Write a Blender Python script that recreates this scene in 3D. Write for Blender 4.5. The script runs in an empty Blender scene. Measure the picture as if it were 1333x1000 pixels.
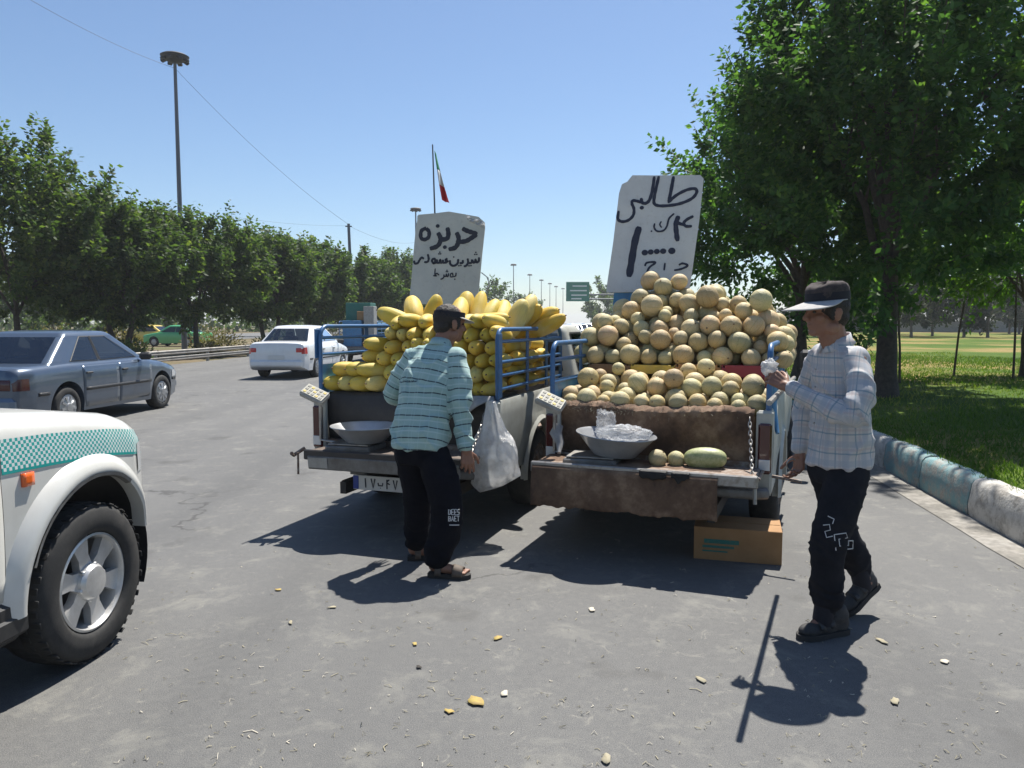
import bpy, bmesh, math, random
import numpy as np
from mathutils import Vector, Matrix, Quaternion, noise
from mathutils.bvhtree import BVHTree
R = math.radians
random.seed(7); RNG = np.random.default_rng(7)
scene = bpy.context.scene
COL = scene.collection
# ------------------------------------------------------------------ camera
cam_d = bpy.data.cameras.new('camera'); cam = bpy.data.objects.new('camera', cam_d); COL.objects.link(cam)
cam.location = (0, 0, 1.55); cam.rotation_euler = (R(90 - 4.57), 0, 0)
cam_d.sensor_width = 36; cam_d.lens = 27.0; cam_d.clip_start = .05; cam_d.clip_end = 5000
scene.camera = cam
# ------------------------------------------------------------------ world + sun
SUN_EL, SUN_AZ = 61.0, 25.0          # azimuth clockwise from +Y (the way the camera looks)
world = bpy.data.worlds.new('World'); scene.world = world; world.use_nodes = True
nt = world.node_tree; nt.nodes.clear()
sky = nt.nodes.new('ShaderNodeTexSky'); sky.sky_type = 'NISHITA'; sky.sun_disc = False
sky.sun_elevation = R(SUN_EL); sky.sun_rotation = R(SUN_AZ)
sky.altitude = 1100; sky.air_density = 1.15; sky.dust_density = 1.0; sky.ozone_density = 4.6
bg = nt.nodes.new('ShaderNodeBackground'); bg.inputs[1].default_value = .074
wo = nt.nodes.new('ShaderNodeOutputWorld')
nt.links.new(sky.outputs[0], bg.inputs[0]); nt.links.new(bg.outputs[0], wo.inputs[0])
sun_d = bpy.data.lights.new('sun', 'SUN'); sun_d.energy = 4.9; sun_d.angle = R(.53); sun_d.color = (1, .955, .88)
sun = bpy.data.objects.new('sun', sun_d); COL.objects.link(sun)
S = Vector((math.sin(R(SUN_AZ)) * math.cos(R(SUN_EL)), math.cos(R(SUN_AZ)) * math.cos(R(SUN_EL)), math.sin(R(SUN_EL))))
sun.rotation_euler = S.to_track_quat('Z', 'Y').to_euler(); sun.location = (8, 15, 25)
vs = scene.view_settings
vs.view_transform = 'Standard'; vs.look = 'None'; vs.gamma = 1; vs.use_curve_mapping = False; vs.exposure = .82
scene.render.film_transparent = False
scene.cycles.use_denoising = True; scene.cycles.max_bounces = 6; scene.cycles.transparent_max_bounces = 8

# ------------------------------------------------------------------ node helpers
def newmat(name):
    m = bpy.data.materials.new(name); m.use_nodes = True
    t = m.node_tree; p = t.nodes['Principled BSDF']
    return m, t, p
def nd(t, typ, **kw):
    n = t.nodes.new(typ)
    for k, v in kw.items():
        if k.startswith('i_'): n.inputs[k[2:].replace('_', ' ')].default_value = v
        else: setattr(n, k, v)
    return n
def L(t, a, b): t.links.new(a, b)
def c4(c): return (c[0], c[1], c[2], 1)
def noise_n(t, scale, detail=4, rough=.6, coord='Object', vec=None, dist=0):
    n = nd(t, 'ShaderNodeTexNoise'); n.inputs['Scale'].default_value = scale
    n.inputs['Detail'].default_value = detail; n.inputs['Roughness'].default_value = rough; n.inputs['Distortion'].default_value = dist
    if vec is None:
        tc = nd(t, 'ShaderNodeTexCoord'); vec = tc.outputs[coord]
    L(t, vec, n.inputs['Vector']); return n
def ramp(t, fac, stops):
    r = nd(t, 'ShaderNodeValToRGB'); e = r.color_ramp.elements
    while len(e) < len(stops): e.new(.5)
    for k, (pos, c) in enumerate(stops):
        e[k].position = pos; e[k].color = c4(c) if len(c) == 3 else c
    L(t, fac, r.inputs[0]); return r
def mixc(t, fac, a, b, mode='MIX'):
    m = nd(t, 'ShaderNodeMix', data_type='RGBA', blend_type=mode)
    for sock, v in ((m.inputs[0], fac), (m.inputs[6], a), (m.inputs[7], b)):
        if hasattr(v, 'is_linked') or isinstance(v, bpy.types.NodeSocket): L(t, v, sock)
        elif isinstance(v, (int, float)): sock.default_value = v
        else: sock.default_value = c4(v)
    return m.outputs[2]
def bump(t, p, h, strength=.3, dist=.01):
    b = nd(t, 'ShaderNodeBump'); b.inputs['Strength'].default_value = strength; b.inputs['Distance'].default_value = dist
    L(t, h, b.inputs['Height']); L(t, b.outputs[0], p.inputs['Normal']); return b
def M(name, col, rough=.6, metal=0, col2=None, scale=6, lo=.35, hi=.7, bs=0, bd=.004, bst=.4, coat=0, spec=.5, detail=5, rvar=0):
    m, t, p = newmat(name)
    p.inputs['Roughness'].default_value = rough; p.inputs['Metallic'].default_value = metal
    p.inputs['Coat Weight'].default_value = coat; p.inputs['Coat Roughness'].default_value = .06
    p.inputs['Specular IOR Level'].default_value = spec
    p.inputs['Base Color'].default_value = c4(col)
    if col2 is not None:
        n = noise_n(t, scale, detail, .65); r = ramp(t, n.outputs[0], [(lo, col), (hi, col2)])
        L(t, r.outputs[0], p.inputs['Base Color'])
        if rvar:
            mr = nd(t, 'ShaderNodeMapRange'); mr.inputs[3].default_value = rough - rvar; mr.inputs[4].default_value = rough + rvar
            L(t, n.outputs[0], mr.inputs[0]); L(t, mr.outputs[0], p.inputs['Roughness'])
    if bs:
        n2 = noise_n(t, bs, 4, .6); bump(t, p, n2.outputs[0], bst, bd)
    return m
MAT = {}
def mk(k, *a, **kw): MAT[k] = M(k, *a, **kw)
mk('white_paint', (.62, .63, .60), .35, col2=(.5, .49, .44), scale=5, lo=.45, hi=.8, coat=.25)
mk('old_paint', (.42, .43, .39), .5, col2=(.3, .29, .25), scale=4, lo=.4, hi=.75, bs=30, bd=.001, rvar=.12)
mk('blue_paint', (.035, .13, .3), .42, col2=(.05, .10, .17), scale=18, lo=.45, hi=.75, bs=60, bd=.001, spec=.6)
mk('blue_sheet', (.06, .22, .42), .5, col2=(.07, .15, .26), scale=10, lo=.45, hi=.75, bs=40, bd=.001)
mk('steel', (.35, .34, .32), .42, .75, col2=(.16, .12, .09), scale=14, lo=.5, hi=.75, bs=50, bd=.001)
mk('steel_bright', (.5, .51, .52), .3, .5, col2=(.4, .41, .42), scale=9, bs=14, bd=.0015, bst=.2)
mk('rusty', (.18, .12, .085), .75, .2, col2=(.32, .3, .27), scale=22, lo=.45, hi=.7, bs=60, bd=.002)
mk('grey_metal', (.2, .2, .195), .5, .3, col2=(.12, .11, .1), scale=12, bs=40, bd=.001)
mk('dark_metal', (.035, .035, .036), .55, .3, col2=(.06, .05, .045), scale=12, bs=30, bd=.001)
mk('black_plastic', (.018, .018, .019), .5, col2=(.03, .03, .03), scale=30, bs=200, bd=.0005)
mk('tyre', (.022, .022, .022), .82, col2=(.05, .047, .043), scale=12, lo=.45, hi=.8, bs=90, bd=.002)
mk('alloy', (.66, .66, .65), .33, .55, col2=(.5, .49, .47), scale=10)
mk('hubcap', (.42, .43, .44), .35, .6, col2=(.3, .3, .3), scale=12)
mk('red_lens', (.06, .008, .008), .18, coat=.6, bs=120, bd=.002)
mk('bright_red_lens', (.5, .03, .03), .2, coat=.6, bs=120, bd=.002)
mk('orange_lens', (.75, .13, .02), .2, coat=.6, bs=140, bd=.002)
mk('clear_lens', (.62, .64, .65), .12, .3, coat=.8, bs=90, bd=.003)
mk('navy_paint', (.07, .1, .145), .28, .4, col2=(.085, .11, .15), scale=8, coat=.8)
mk('car_white', (.74, .75, .76), .25, 0, col2=(.68, .69, .69), scale=7, coat=.6)
mk('suv_white', (.62, .62, .585), .3, 0, col2=(.54, .53, .49), scale=3, coat=.5, rvar=.08)
mk('car_green', (.07, .4, .14), .3, 0, coat=.6)
mk('car_yellow', (.62, .45, .06), .3, 0, coat=.5)
mk('car_silver', (.4, .41, .42), .3, .5, coat=.6)
mk('car_dark', (.05, .05, .06), .25, .3, coat=.6)
mk('car_bluegrey', (.13, .18, .25), .3, .4, coat=.6)
mk('old_rust', (.12, .09, .07), .7, .3, col2=(.22, .2, .18), scale=16, lo=.5, hi=.75, bs=60, bd=.002)
mk('tatter', (.007, .007, .007), .7, bs=60, bd=.002)
mk('seat_fabric', (.05, .05, .055), .9)
mk('tarp', (.022, .021, .022), .6, col2=(.045, .04, .036), scale=7, bs=9, bd=.02, bst=.5)
mk('cardboard', (.36, .2, .085), .8, col2=(.29, .155, .062), scale=7, bs=120, bd=.0008)
mk('teal_print', (.03, .16, .13), .8, col2=(.12, .16, .1), scale=40, lo=.5, hi=.72)
mk('crate_yellow', (.6, .44, .07), .6, col2=(.45, .33, .08), scale=14)
mk('crate_red', (.26, .03, .05), .6, col2=(.27, .03, .045), scale=14)
mk('wood', (.22, .14, .08), .8, col2=(.15, .095, .055), scale=10, bs=40, bd=.002)
mk('bark', (.085, .07, .055), .9, col2=(.045, .037, .03), scale=16, bs=26, bd=.03, bst=.8)
mk('bark_pale', (.16, .13, .1), .9, col2=(.09, .075, .06), scale=16, bs=26, bd=.02, bst=.7)
mk('concrete', (.36, .34, .31), .85, col2=(.26, .25, .23), scale=5, bs=60, bd=.003)
mk('lamp_grey', (.1, .112, .135), .5, .2)
mk('lamp_dark', (.018, .02, .027), .6)
mk('rail_metal', (.34, .33, .31), .5, .5, col2=(.22, .2, .18), scale=3)
mk('ink', (.022, .026, .042), .75, col2=(.035, .04, .055), scale=60)
mk('ink_blue', (.017, .022, .05), .7, col2=(.03, .035, .06), scale=60)
mk('sign_green', (.01, .19, .13), .5); mk('sign_blue', (.02, .13, .33), .5); mk('sign_white', (.75, .77, .76), .5)
mk('cloth_grey', (.33, .33, .33), .9, col2=(.22, .22, .22), scale=14)
mk('hat_top', (.06, .045, .042), .9, col2=(.025, .02, .02), scale=30, lo=.4, hi=.65, bs=160, bd=.002)
mk('hat_band', (.012, .012, .018), .85, bs=200, bd=.001)
mk('hat_brim', (.43, .42, .40), .85, col2=(.34, .33, .32), scale=40, bs=240, bd=.001)
mk('cap_brim', (.42, .41, .37), .85, col2=(.2, .2, .19), scale=45, bs=240, bd=.001)
mk('hair', (.016, .012, .01), .65, col2=(.03, .023, .018), scale=60, bs=160, bd=.006, bst=.8)
mk('trousers_black', (.0055, .006, .009), .95, col2=(.009, .009, .013), scale=14, bs=300, bd=.0008, spec=.15)
mk('trousers_charcoal', (.013, .0135, .017), .95, col2=(.021, .021, .025), scale=12, bs=300, bd=.0008, spec=.15)
mk('print_white', (.6, .6, .6), .85); mk('print_grey', (.3, .3, .3), .85)
mk('shoe_dark', (.024, .023, .024), .75, col2=(.05, .048, .045), scale=25, bs=80, bd=.002)
mk('sandal', (.13, .1, .075), .75, col2=(.07, .055, .045), scale=20, bs=80, bd=.002)
mk('sole', (.03, .028, .026), .85)
mk('flag_green', (.02, .2, .08), .8); mk('flag_white', (.7, .7, .7), .8); mk('flag_red', (.5, .05, .06), .8)
mk('leaf_litter', (.4, .31, .08), .8, col2=(.3, .2, .08), scale=60)
mk('litter_paper', (.5, .47, .4), .85, col2=(.5, .44, .33), scale=40)
mk('litter_straw', (.27, .24, .16), .9, col2=(.34, .31, .23), scale=30)
mk('litter_dark', (.04, .035, .03), .9)
mk('keypad', (.36, .35, .29), .6); mk('key_grey', (.2, .19, .16), .6)
mk('pvc', (.36, .35, .32), .5, col2=(.26, .25, .23), scale=12)
mk('interior', (.02, .02, .022), .9)
mk('plate_white', (.62, .62, .6), .5); mk('plate_blue', (.03, .06, .3), .5)
mk('skin', (.27, .135, .085), .55, col2=(.21, .10, .065), scale=14, bs=220, bd=.0006)
MAT['skin'].node_tree.nodes['Principled BSDF'].inputs['Subsurface Weight'].default_value = .12
MAT['skin'].node_tree.nodes['Principled BSDF'].inputs['Subsurface Radius'].default_value = (.02, .008, .004)
mk('eye', (.02, .015, .012), .2)

def glass_mat(name, tint, rough=.03):
    m, t, p = newmat(name)
    tr = nd(t, 'ShaderNodeBsdfTransparent'); tr.inputs[0].default_value = c4(tint)
    gl = nd(t, 'ShaderNodeBsdfGlossy'); gl.inputs['Roughness'].default_value = rough; gl.inputs[0].default_value = (.9, .92, .95, 1)
    fr = nd(t, 'ShaderNodeFresnel'); fr.inputs[0].default_value = 1.85
    mx = nd(t, 'ShaderNodeMixShader'); L(t, fr.outputs[0], mx.inputs[0]); L(t, tr.outputs[0], mx.inputs[1]); L(t, gl.outputs[0], mx.inputs[2])
    L(t, mx.outputs[0], t.nodes['Material Output'].inputs[0]); MAT[name] = m
glass_mat('car_glass', (.45, .5, .5)); glass_mat('car_glass_dark', (.12, .14, .15))
def film(name, col, alpha):
    """thin crumpled polythene"""
    m, t, p = newmat(name)
    p.inputs['Base Color'].default_value = c4(col); p.inputs['Roughness'].default_value = .22; p.inputs['Specular IOR Level'].default_value = .8
    n = noise_n(t, 16, 5, .7, dist=1.5); bump(t, p, n.outputs[0], .9, .03)
    n2 = noise_n(t, 7, 4, .6); r = ramp(t, n2.outputs[0], [(.35, (alpha - .25,) * 3), (.65, (alpha + .2,) * 3)])
    tl = nd(t, 'ShaderNodeBsdfTranslucent'); tl.inputs[0].default_value = c4([.8 * x for x in col])
    m1 = nd(t, 'ShaderNodeMixShader'); m1.inputs[0].default_value = .4; L(t, p.outputs[0], m1.inputs[1]); L(t, tl.outputs[0], m1.inputs[2])
    tr = nd(t, 'ShaderNodeBsdfTransparent'); m2 = nd(t, 'ShaderNodeMixShader')
    L(t, r.outputs[0], m2.inputs[0]); L(t, tr.outputs[0], m2.inputs[1]); L(t, m1.outputs[0], m2.inputs[2])
    L(t, m2.outputs[0], t.nodes['Material Output'].inputs[0]); MAT[name] = m
film('polythene', (.8, .82, .85), .42); film('polythene_white', (.88, .89, .9), .8)

def leaf_mat(name, dark, mid, light, transl=.35):
    m, t, p = newmat(name)
    at = nd(t, 'ShaderNodeAttribute', attribute_name='var')
    r = ramp(t, at.outputs['Fac'], [(0, dark), (.55, mid), (1, light)])
    L(t, r.outputs[0], p.inputs['Base Color']); p.inputs['Roughness'].default_value = .6; p.inputs['Specular IOR Level'].default_value = .22
    tl = nd(t, 'ShaderNodeBsdfTranslucent')
    g = mixc(t, 1.0, r.outputs[0], (1.5, 1.75, .55), 'MULTIPLY'); L(t, g, tl.inputs[0])
    mx = nd(t, 'ShaderNodeMixShader'); mx.inputs[0].default_value = transl
    L(t, p.outputs[0], mx.inputs[1]); L(t, tl.outputs[0], mx.inputs[2]); L(t, mx.outputs[0], t.nodes['Material Output'].inputs[0])
    MAT[name] = m
leaf_mat('leaf_deep', (.036, .08, .03), (.062, .13, .046), (.13, .21, .06), .5)
leaf_mat('leaf_row', (.036, .062, .024), (.068, .108, .036), (.16, .19, .06), .45)
leaf_mat('leaf_bright', (.06, .13, .02), (.10, .2, .035), (.17, .27, .05), .4)
leaf_mat('leaf_pine', (.03, .042, .025), (.05, .065, .035), (.085, .09, .045), .2)
leaf_mat('leaf_dry', (.1, .085, .03), (.16, .13, .05), (.25, .2, .09), .25)
leaf_mat('grass_blade', (.06, .11, .018), (.1, .16, .026), (.24, .24, .07), .35)

# ------------------------------------------------------------------ bespoke surface materials
def asphalt():
    m, t, p = newmat('asphalt')
    tc = nd(t, 'ShaderNodeTexCoord'); v = tc.outputs['Object']
    fine = noise_n(t, 210, 3, .7, vec=v); med = noise_n(t, 22, 5, .65, vec=v); big = noise_n(t, .55, 5, .6, vec=v, dist=.6)
    base = ramp(t, big.outputs[0], [(.3, (.064, .067, .068)), (.5, (.092, .095, .096)), (.7, (.128, .13, .127))])
    c1 = mixc(t, .55, base.outputs[0], ramp(t, fine.outputs[0], [(.3, (.045, .045, .046)), (.5, (.12, .118, .114)), (.68, (.27, .26, .245))]).outputs[0])
    c2 = mixc(t, ramp(t, med.outputs[0], [(.42, (0, 0, 0)), (.72, (.55,) * 3)]).outputs[0], c1, (.15, .148, .14))
    pale = noise_n(t, 3.1, 7, .75, vec=v, dist=.4); c2 = mixc(t, ramp(t, pale.outputs[0], [(.53, (0, 0, 0)), (.68, (.6,) * 3)]).outputs[0], c2, (.22, .215, .19))
    smear = noise_n(t, 9, 6, .8, vec=v, dist=1.2); c2 = mixc(t, ramp(t, smear.outputs[0], [(.585, (0, 0, 0)), (.68, (.7,) * 3)]).outputs[0], c2, (.24, .23, .2))
    # tyre-polished bands along the driving direction, a few oil stains
    mp = nd(t, 'ShaderNodeMapping'); mp.inputs['Rotation'].default_value = (0, 0, R(4.5)); mp.inputs['Scale'].default_value = (.9, .035, 1)
    L(t, v, mp.inputs[0]); bands = noise_n(t, 1.0, 3, .5, vec=mp.outputs[0])
    c3 = mixc(t, ramp(t, bands.outputs[0], [(.45, (0, 0, 0)), (.7, (.5,) * 3)]).outputs[0], c2, (.07, .071, .072))
    oil = noise_n(t, 1.7, 3, .45, vec=v); c4_ = mixc(t, ramp(t, oil.outputs[0], [(.63, (0, 0, 0)), (.74, (.6,) * 3)]).outputs[0], c3, (.055, .053, .05))
    dots = nd(t, 'ShaderNodeTexVoronoi'); dots.inputs['Scale'].default_value = 6; dots.inputs['Randomness'].default_value = 1; L(t, v, dots.inputs['Vector'])
    c5 = mixc(t, ramp(t, dots.outputs['Distance'], [(.02, (.6,) * 3), (.05, (0, 0, 0))]).outputs[0], c4_, (.05, .048, .046))
    cr = nd(t, 'ShaderNodeTexVoronoi', feature='DISTANCE_TO_EDGE'); cr.inputs['Scale'].default_value = .33
    wv = noise_n(t, 2.2, 4, .6, vec=v); vm = nd(t, 'ShaderNodeVectorMath', operation='MULTIPLY_ADD')
    L(t, wv.outputs['Color'], vm.inputs[0]); vm.inputs[1].default_value = (1.1, 1.1, 0); L(t, v, vm.inputs[2]); L(t, vm.outputs[0], cr.inputs['Vector'])
    crk = noise_n(t, .4, 2, .5, vec=v)
    cm = nd(t, 'ShaderNodeMath', operation='MULTIPLY'); L(t, ramp(t, cr.outputs['Distance'], [(.003, (.75,) * 3), (.009, (0, 0, 0))]).outputs[0], cm.inputs[0])
    L(t, ramp(t, crk.outputs[0], [(.5, (0, 0, 0)), (.6, (1, 1, 1))]).outputs[0], cm.inputs[1])
    c6 = mixc(t, cm.outputs[0], c5, (.04, .039, .038))
    L(t, c6, p.inputs['Base Color']); p.inputs['Roughness'].default_value = .78; p.inputs['Specular IOR Level'].default_value = .4
    bump(t, p, fine.outputs[0], .5, .006); MAT['asphalt'] = m
asphalt()
def soil(name, a, b, c, s=.5, bd=.03):
    m, t, p = newmat(name); v = nd(t, 'ShaderNodeTexCoord').outputs['Object']
    n1 = noise_n(t, s, 6, .65, vec=v); n2 = noise_n(t, 14, 5, .7, vec=v)
    r = ramp(t, n1.outputs[0], [(.38, a), (.48, b), (.58, c)])
    L(t, mixc(t, .5, r.outputs[0], mixc(t, 1.0, r.outputs[0], ramp(t, n2.outputs[0], [(.3, (.45,) * 3), (.7, (1.5,) * 3)]).outputs[0], 'MULTIPLY')), p.inputs['Base Color'])
    p.inputs['Roughness'].default_value = .95; p.inputs['Specular IOR Level'].default_value = .08; bump(t, p, n2.outputs[0], .6, bd); MAT[name] = m
soil('dirt', (.2, .155, .1), (.16, .13, .085), (.12, .12, .06), .3)
soil('lawn', (.06, .105, .018), (.085, .13, .022), (.25, .19, .075), .14)
soil('gutter', (.3, .285, .26), (.26, .245, .22), (.2, .19, .17), 2, .004)
def kerb_paint(name, paint):
    m, t, p = newmat(name); v = nd(t, 'ShaderNodeTexCoord').outputs['Object']
    n = noise_n(t, 7, 7, .72, vec=v); n2 = noise_n(t, 50, 4, .6, vec=v)
    stone = ramp(t, n2.outputs[0], [(.3, (.24, .22, .19)), (.7, (.42, .395, .35))])
    L(t, mixc(t, ramp(t, n.outputs[0], [(.44, (.92,) * 3), (.6, (.06,) * 3)]).outputs[0], stone.outputs[0], paint), p.inputs['Base Color'])
    p.inputs['Roughness'].default_value = .85; bump(t, p, n2.outputs[0], .6, .008); MAT[name] = m
kerb_paint('kerb_teal', (.17, .32, .34)); kerb_paint('kerb_white', (.58, .56, .51))
def cantaloupe():
    for k, (a, b, seam) in enumerate([((.55, .43, .22), (.49, .39, .19), (.34, .29, .13)), ((.55, .39, .18), (.5, .34, .15), (.35, .25, .1)),
                                      ((.5, .42, .22), (.44, .39, .19), (.31, .29, .13)), ((.6, .38, .2), (.56, .42, .2), (.42, .3, .13))]):
        m, t, p = newmat('cantaloupe_skin'); v = nd(t, 'ShaderNodeTexCoord').outputs['Object']
        n = noise_n(t, 9, 3, .5, vec=v)
        base = ramp(t, n.outputs[0], [(.35, a), (.65, b)]).outputs[0]
        vo = nd(t, 'ShaderNodeTexVoronoi', feature='DISTANCE_TO_EDGE'); vo.inputs['Scale'].default_value = 70
        wn = noise_n(t, 30, 2, .5, vec=v); vm = nd(t, 'ShaderNodeVectorMath', operation='MULTIPLY_ADD'); L(t, wn.outputs['Color'], vm.inputs[0]); vm.inputs[1].default_value = (.02,) * 3; L(t, v, vm.inputs[2]); L(t, vm.outputs[0], vo.inputs['Vector'])
        net = ramp(t, vo.outputs['Distance'], [(.03, (1, 1, 1)), (.13, (0, 0, 0))]).outputs[0]
        sep = nd(t, 'ShaderNodeSeparateXYZ'); L(t, v, sep.inputs[0])
        at = nd(t, 'ShaderNodeMath', operation='ARCTAN2'); L(t, sep.outputs[1], at.inputs[0]); L(t, sep.outputs[0], at.inputs[1])
        mu = nd(t, 'ShaderNodeMath', operation='MULTIPLY'); L(t, at.outputs[0], mu.inputs[0]); mu.inputs[1].default_value = 10
        co = nd(t, 'ShaderNodeMath', operation='COSINE'); L(t, mu.outputs[0], co.inputs[0])
        sm = ramp(t, co.outputs[0], [(.86, (0, 0, 0)), (1.0, (.8,) * 3)]).outputs[0]
        c1 = mixc(t, sm, base, seam); c2 = mixc(t, .5, c1, mixc(t, net, c1, (.6, .5, .32)))
        sp = noise_n(t, 26, 4, .7, vec=v); c3 = mixc(t, ramp(t, sp.outputs[0], [(.6, (0, 0, 0)), (.75, (.5,) * 3)]).outputs[0], c2, (.3, .24, .12))
        oi = nd(t, 'ShaderNodeObjectInfo'); hv = nd(t, 'ShaderNodeHueSaturation'); mr = nd(t, 'ShaderNodeMapRange'); mr.inputs[3].default_value = .494; mr.inputs[4].default_value = .516; L(t, oi.outputs['Random'], mr.inputs[0]); L(t, mr.outputs[0], hv.inputs['Hue'])
        fr_ = nd(t, 'ShaderNodeMath', operation='FRACT'); mu_ = nd(t, 'ShaderNodeMath', operation='MULTIPLY'); mu_.inputs[1].default_value = 7.3; L(t, oi.outputs['Random'], mu_.inputs[0]); L(t, mu_.outputs[0], fr_.inputs[0]); mr2 = nd(t, 'ShaderNodeMapRange'); mr2.inputs[3].default_value = .78; mr2.inputs[4].default_value = 1.12; L(t, fr_.outputs[0], mr2.inputs[0]); L(t, mr2.outputs[0], hv.inputs['Value']); L(t, c3, hv.inputs['Color']); c3 = hv.outputs[0]
        L(t, c3, p.inputs['Base Color']); p.inputs['Roughness'].default_value = .62; bump(t, p, net, .35, .0025); MAT['cantaloupe%d' % k] = m
cantaloupe()
def yellow_melon():
    for k, (a, b) in enumerate([((.66, .49, .06), (.74, .58, .12)), ((.64, .45, .045), (.7, .53, .09)), ((.7, .58, .16), (.66, .55, .19))]):
        m, t, p = newmat('long_melon_skin'); v = nd(t, 'ShaderNodeTexCoord').outputs['Object']
        n = noise_n(t, 8, 4, .6, vec=v); mp = nd(t, 'ShaderNodeMapping'); mp.inputs['Scale'].default_value = (60, 60, 5); L(t, v, mp.inputs[0])
        cr = noise_n(t, 1, 4, .6, vec=mp.outputs[0])
        c = mixc(t, ramp(t, cr.outputs[0], [(.5, (0, 0, 0)), (.7, (.45,) * 3)]).outputs[0], ramp(t, n.outputs[0], [(.35, a), (.65, b)]).outputs[0], (.5, .4, .14))
        sp = noise_n(t, 18, 5, .7, vec=v); c = mixc(t, ramp(t, sp.outputs[0], [(.62, (0, 0, 0)), (.72, (.5,) * 3)]).outputs[0], c, (.34, .3, .07))
        pb = noise_n(t, 5, 3, .5, vec=v); c = mixc(t, ramp(t, pb.outputs[0], [(.5, (0, 0, 0)), (.7, (.55,) * 3)]).outputs[0], c, (.72, .6, .27))
        oi = nd(t, 'ShaderNodeObjectInfo'); hv = nd(t, 'ShaderNodeHueSaturation'); mr = nd(t, 'ShaderNodeMapRange'); mr.inputs[3].default_value = .486; mr.inputs[4].default_value = .503; L(t, oi.outputs['Random'], mr.inputs[0]); L(t, mr.outputs[0], hv.inputs['Hue'])
        mr2 = nd(t, 'ShaderNodeMapRange'); mr2.inputs[3].default_value = 1.08; mr2.inputs[4].default_value = .78; L(t, oi.outputs['Random'], mr2.inputs[0]); L(t, mr2.outputs[0], hv.inputs['Value']); L(t, c, hv.inputs['Color'])
        L(t, hv.outputs[0], p.inputs['Base Color']); p.inputs['Roughness'].default_value = .58; p.inputs['Specular IOR Level'].default_value = .35; bump(t, p, cr.outputs[0], .7, .004); MAT['longmelon%d' % k] = m
yellow_melon()
def green_melon():
    m, t, p = newmat('green_melon_skin'); v = nd(t, 'ShaderNodeTexCoord').outputs['Object']
    n = noise_n(t, 45, 4, .7, vec=v); L(t, ramp(t, n.outputs[0], [(.35, (.25, .29, .11)), (.62, (.42, .42, .22))]).outputs[0], p.inputs['Base Color'])
    p.inputs['Roughness'].default_value = .5; bump(t, p, n.outputs[0], .3, .002); MAT['green_melon'] = m
green_melon()
def burlap():
    m, t, p = newmat('burlap'); v = nd(t, 'ShaderNodeTexCoord').outputs['Object']
    n = noise_n(t, 3.5, 6, .7, vec=v); w1 = nd(t, 'ShaderNodeTexWave', bands_direction='X'); w1.inputs['Scale'].default_value = 95; w1.inputs['Distortion'].default_value = 2
    w2 = nd(t, 'ShaderNodeTexWave', bands_direction='Z'); w2.inputs['Scale'].default_value = 95; w2.inputs['Distortion'].default_value = 2
    L(t, v, w1.inputs[0]); L(t, v, w2.inputs[0]); wv = mixc(t, .5, w1.outputs[0], w2.outputs[0])
    c = ramp(t, n.outputs[0], [(.34, (.085, .05, .034)), (.5, (.19, .115, .072)), (.62, (.34, .23, .15))]).outputs[0]
    L(t, mixc(t, .35, c, mixc(t, 1., c, wv, 'MULTIPLY')), p.inputs['Base Color']); p.inputs['Roughness'].default_value = .95
    bump(t, p, wv, .5, .004); MAT['burlap'] = m
burlap()
def signboard(name, a, b, grime):
    m, t, p = newmat(name); v = nd(t, 'ShaderNodeTexCoord').outputs['Object']
    n = noise_n(t, 3.5, 6, .6, vec=v); n2 = noise_n(t, 30, 4, .7, vec=v)
    c = ramp(t, n.outputs[0], [(.35, a), (.65, b)]).outputs[0]
    L(t, mixc(t, ramp(t, n2.outputs[0], [(.55, (0, 0, 0)), (.75, (.5,) * 3)]).outputs[0], c, grime), p.inputs['Base Color'])
    p.inputs['Roughness'].default_value = .6; nb = noise_n(t, 4, 3, .5, vec=v); bump(t, p, nb.outputs[0], .35, .02); MAT[name] = m
signboard('board_a', (.54, .55, .5), (.44, .46, .43), (.32, .3, .26)); signboard('board_b', (.62, .63, .63), (.54, .55, .56), (.42, .4, .37))
def cuv(t):
    a = nd(t, 'ShaderNodeAttribute', attribute_name='cuv'); s = nd(t, 'ShaderNodeSeparateXYZ'); L(t, a.outputs['Vector'], s.inputs[0]); return a, s
def stripe(t, sock, period, width, off=0.0, soft=.15):
    """1 inside thin line of given relative width, repeating"""
    a = nd(t, 'ShaderNodeMath', operation='MULTIPLY_ADD'); L(t, sock, a.inputs[0]); a.inputs[1].default_value = 1 / period; a.inputs[2].default_value = off
    pp = nd(t, 'ShaderNodeMath', operation='PINGPONG'); L(t, a.outputs[0], pp.inputs[0]); pp.inputs[1].default_value = .5
    return ramp(t, pp.outputs[0], [(width, (1, 1, 1)), (min(.5, width * (1 + soft) + .01), (0, 0, 0))]).outputs[0]
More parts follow.
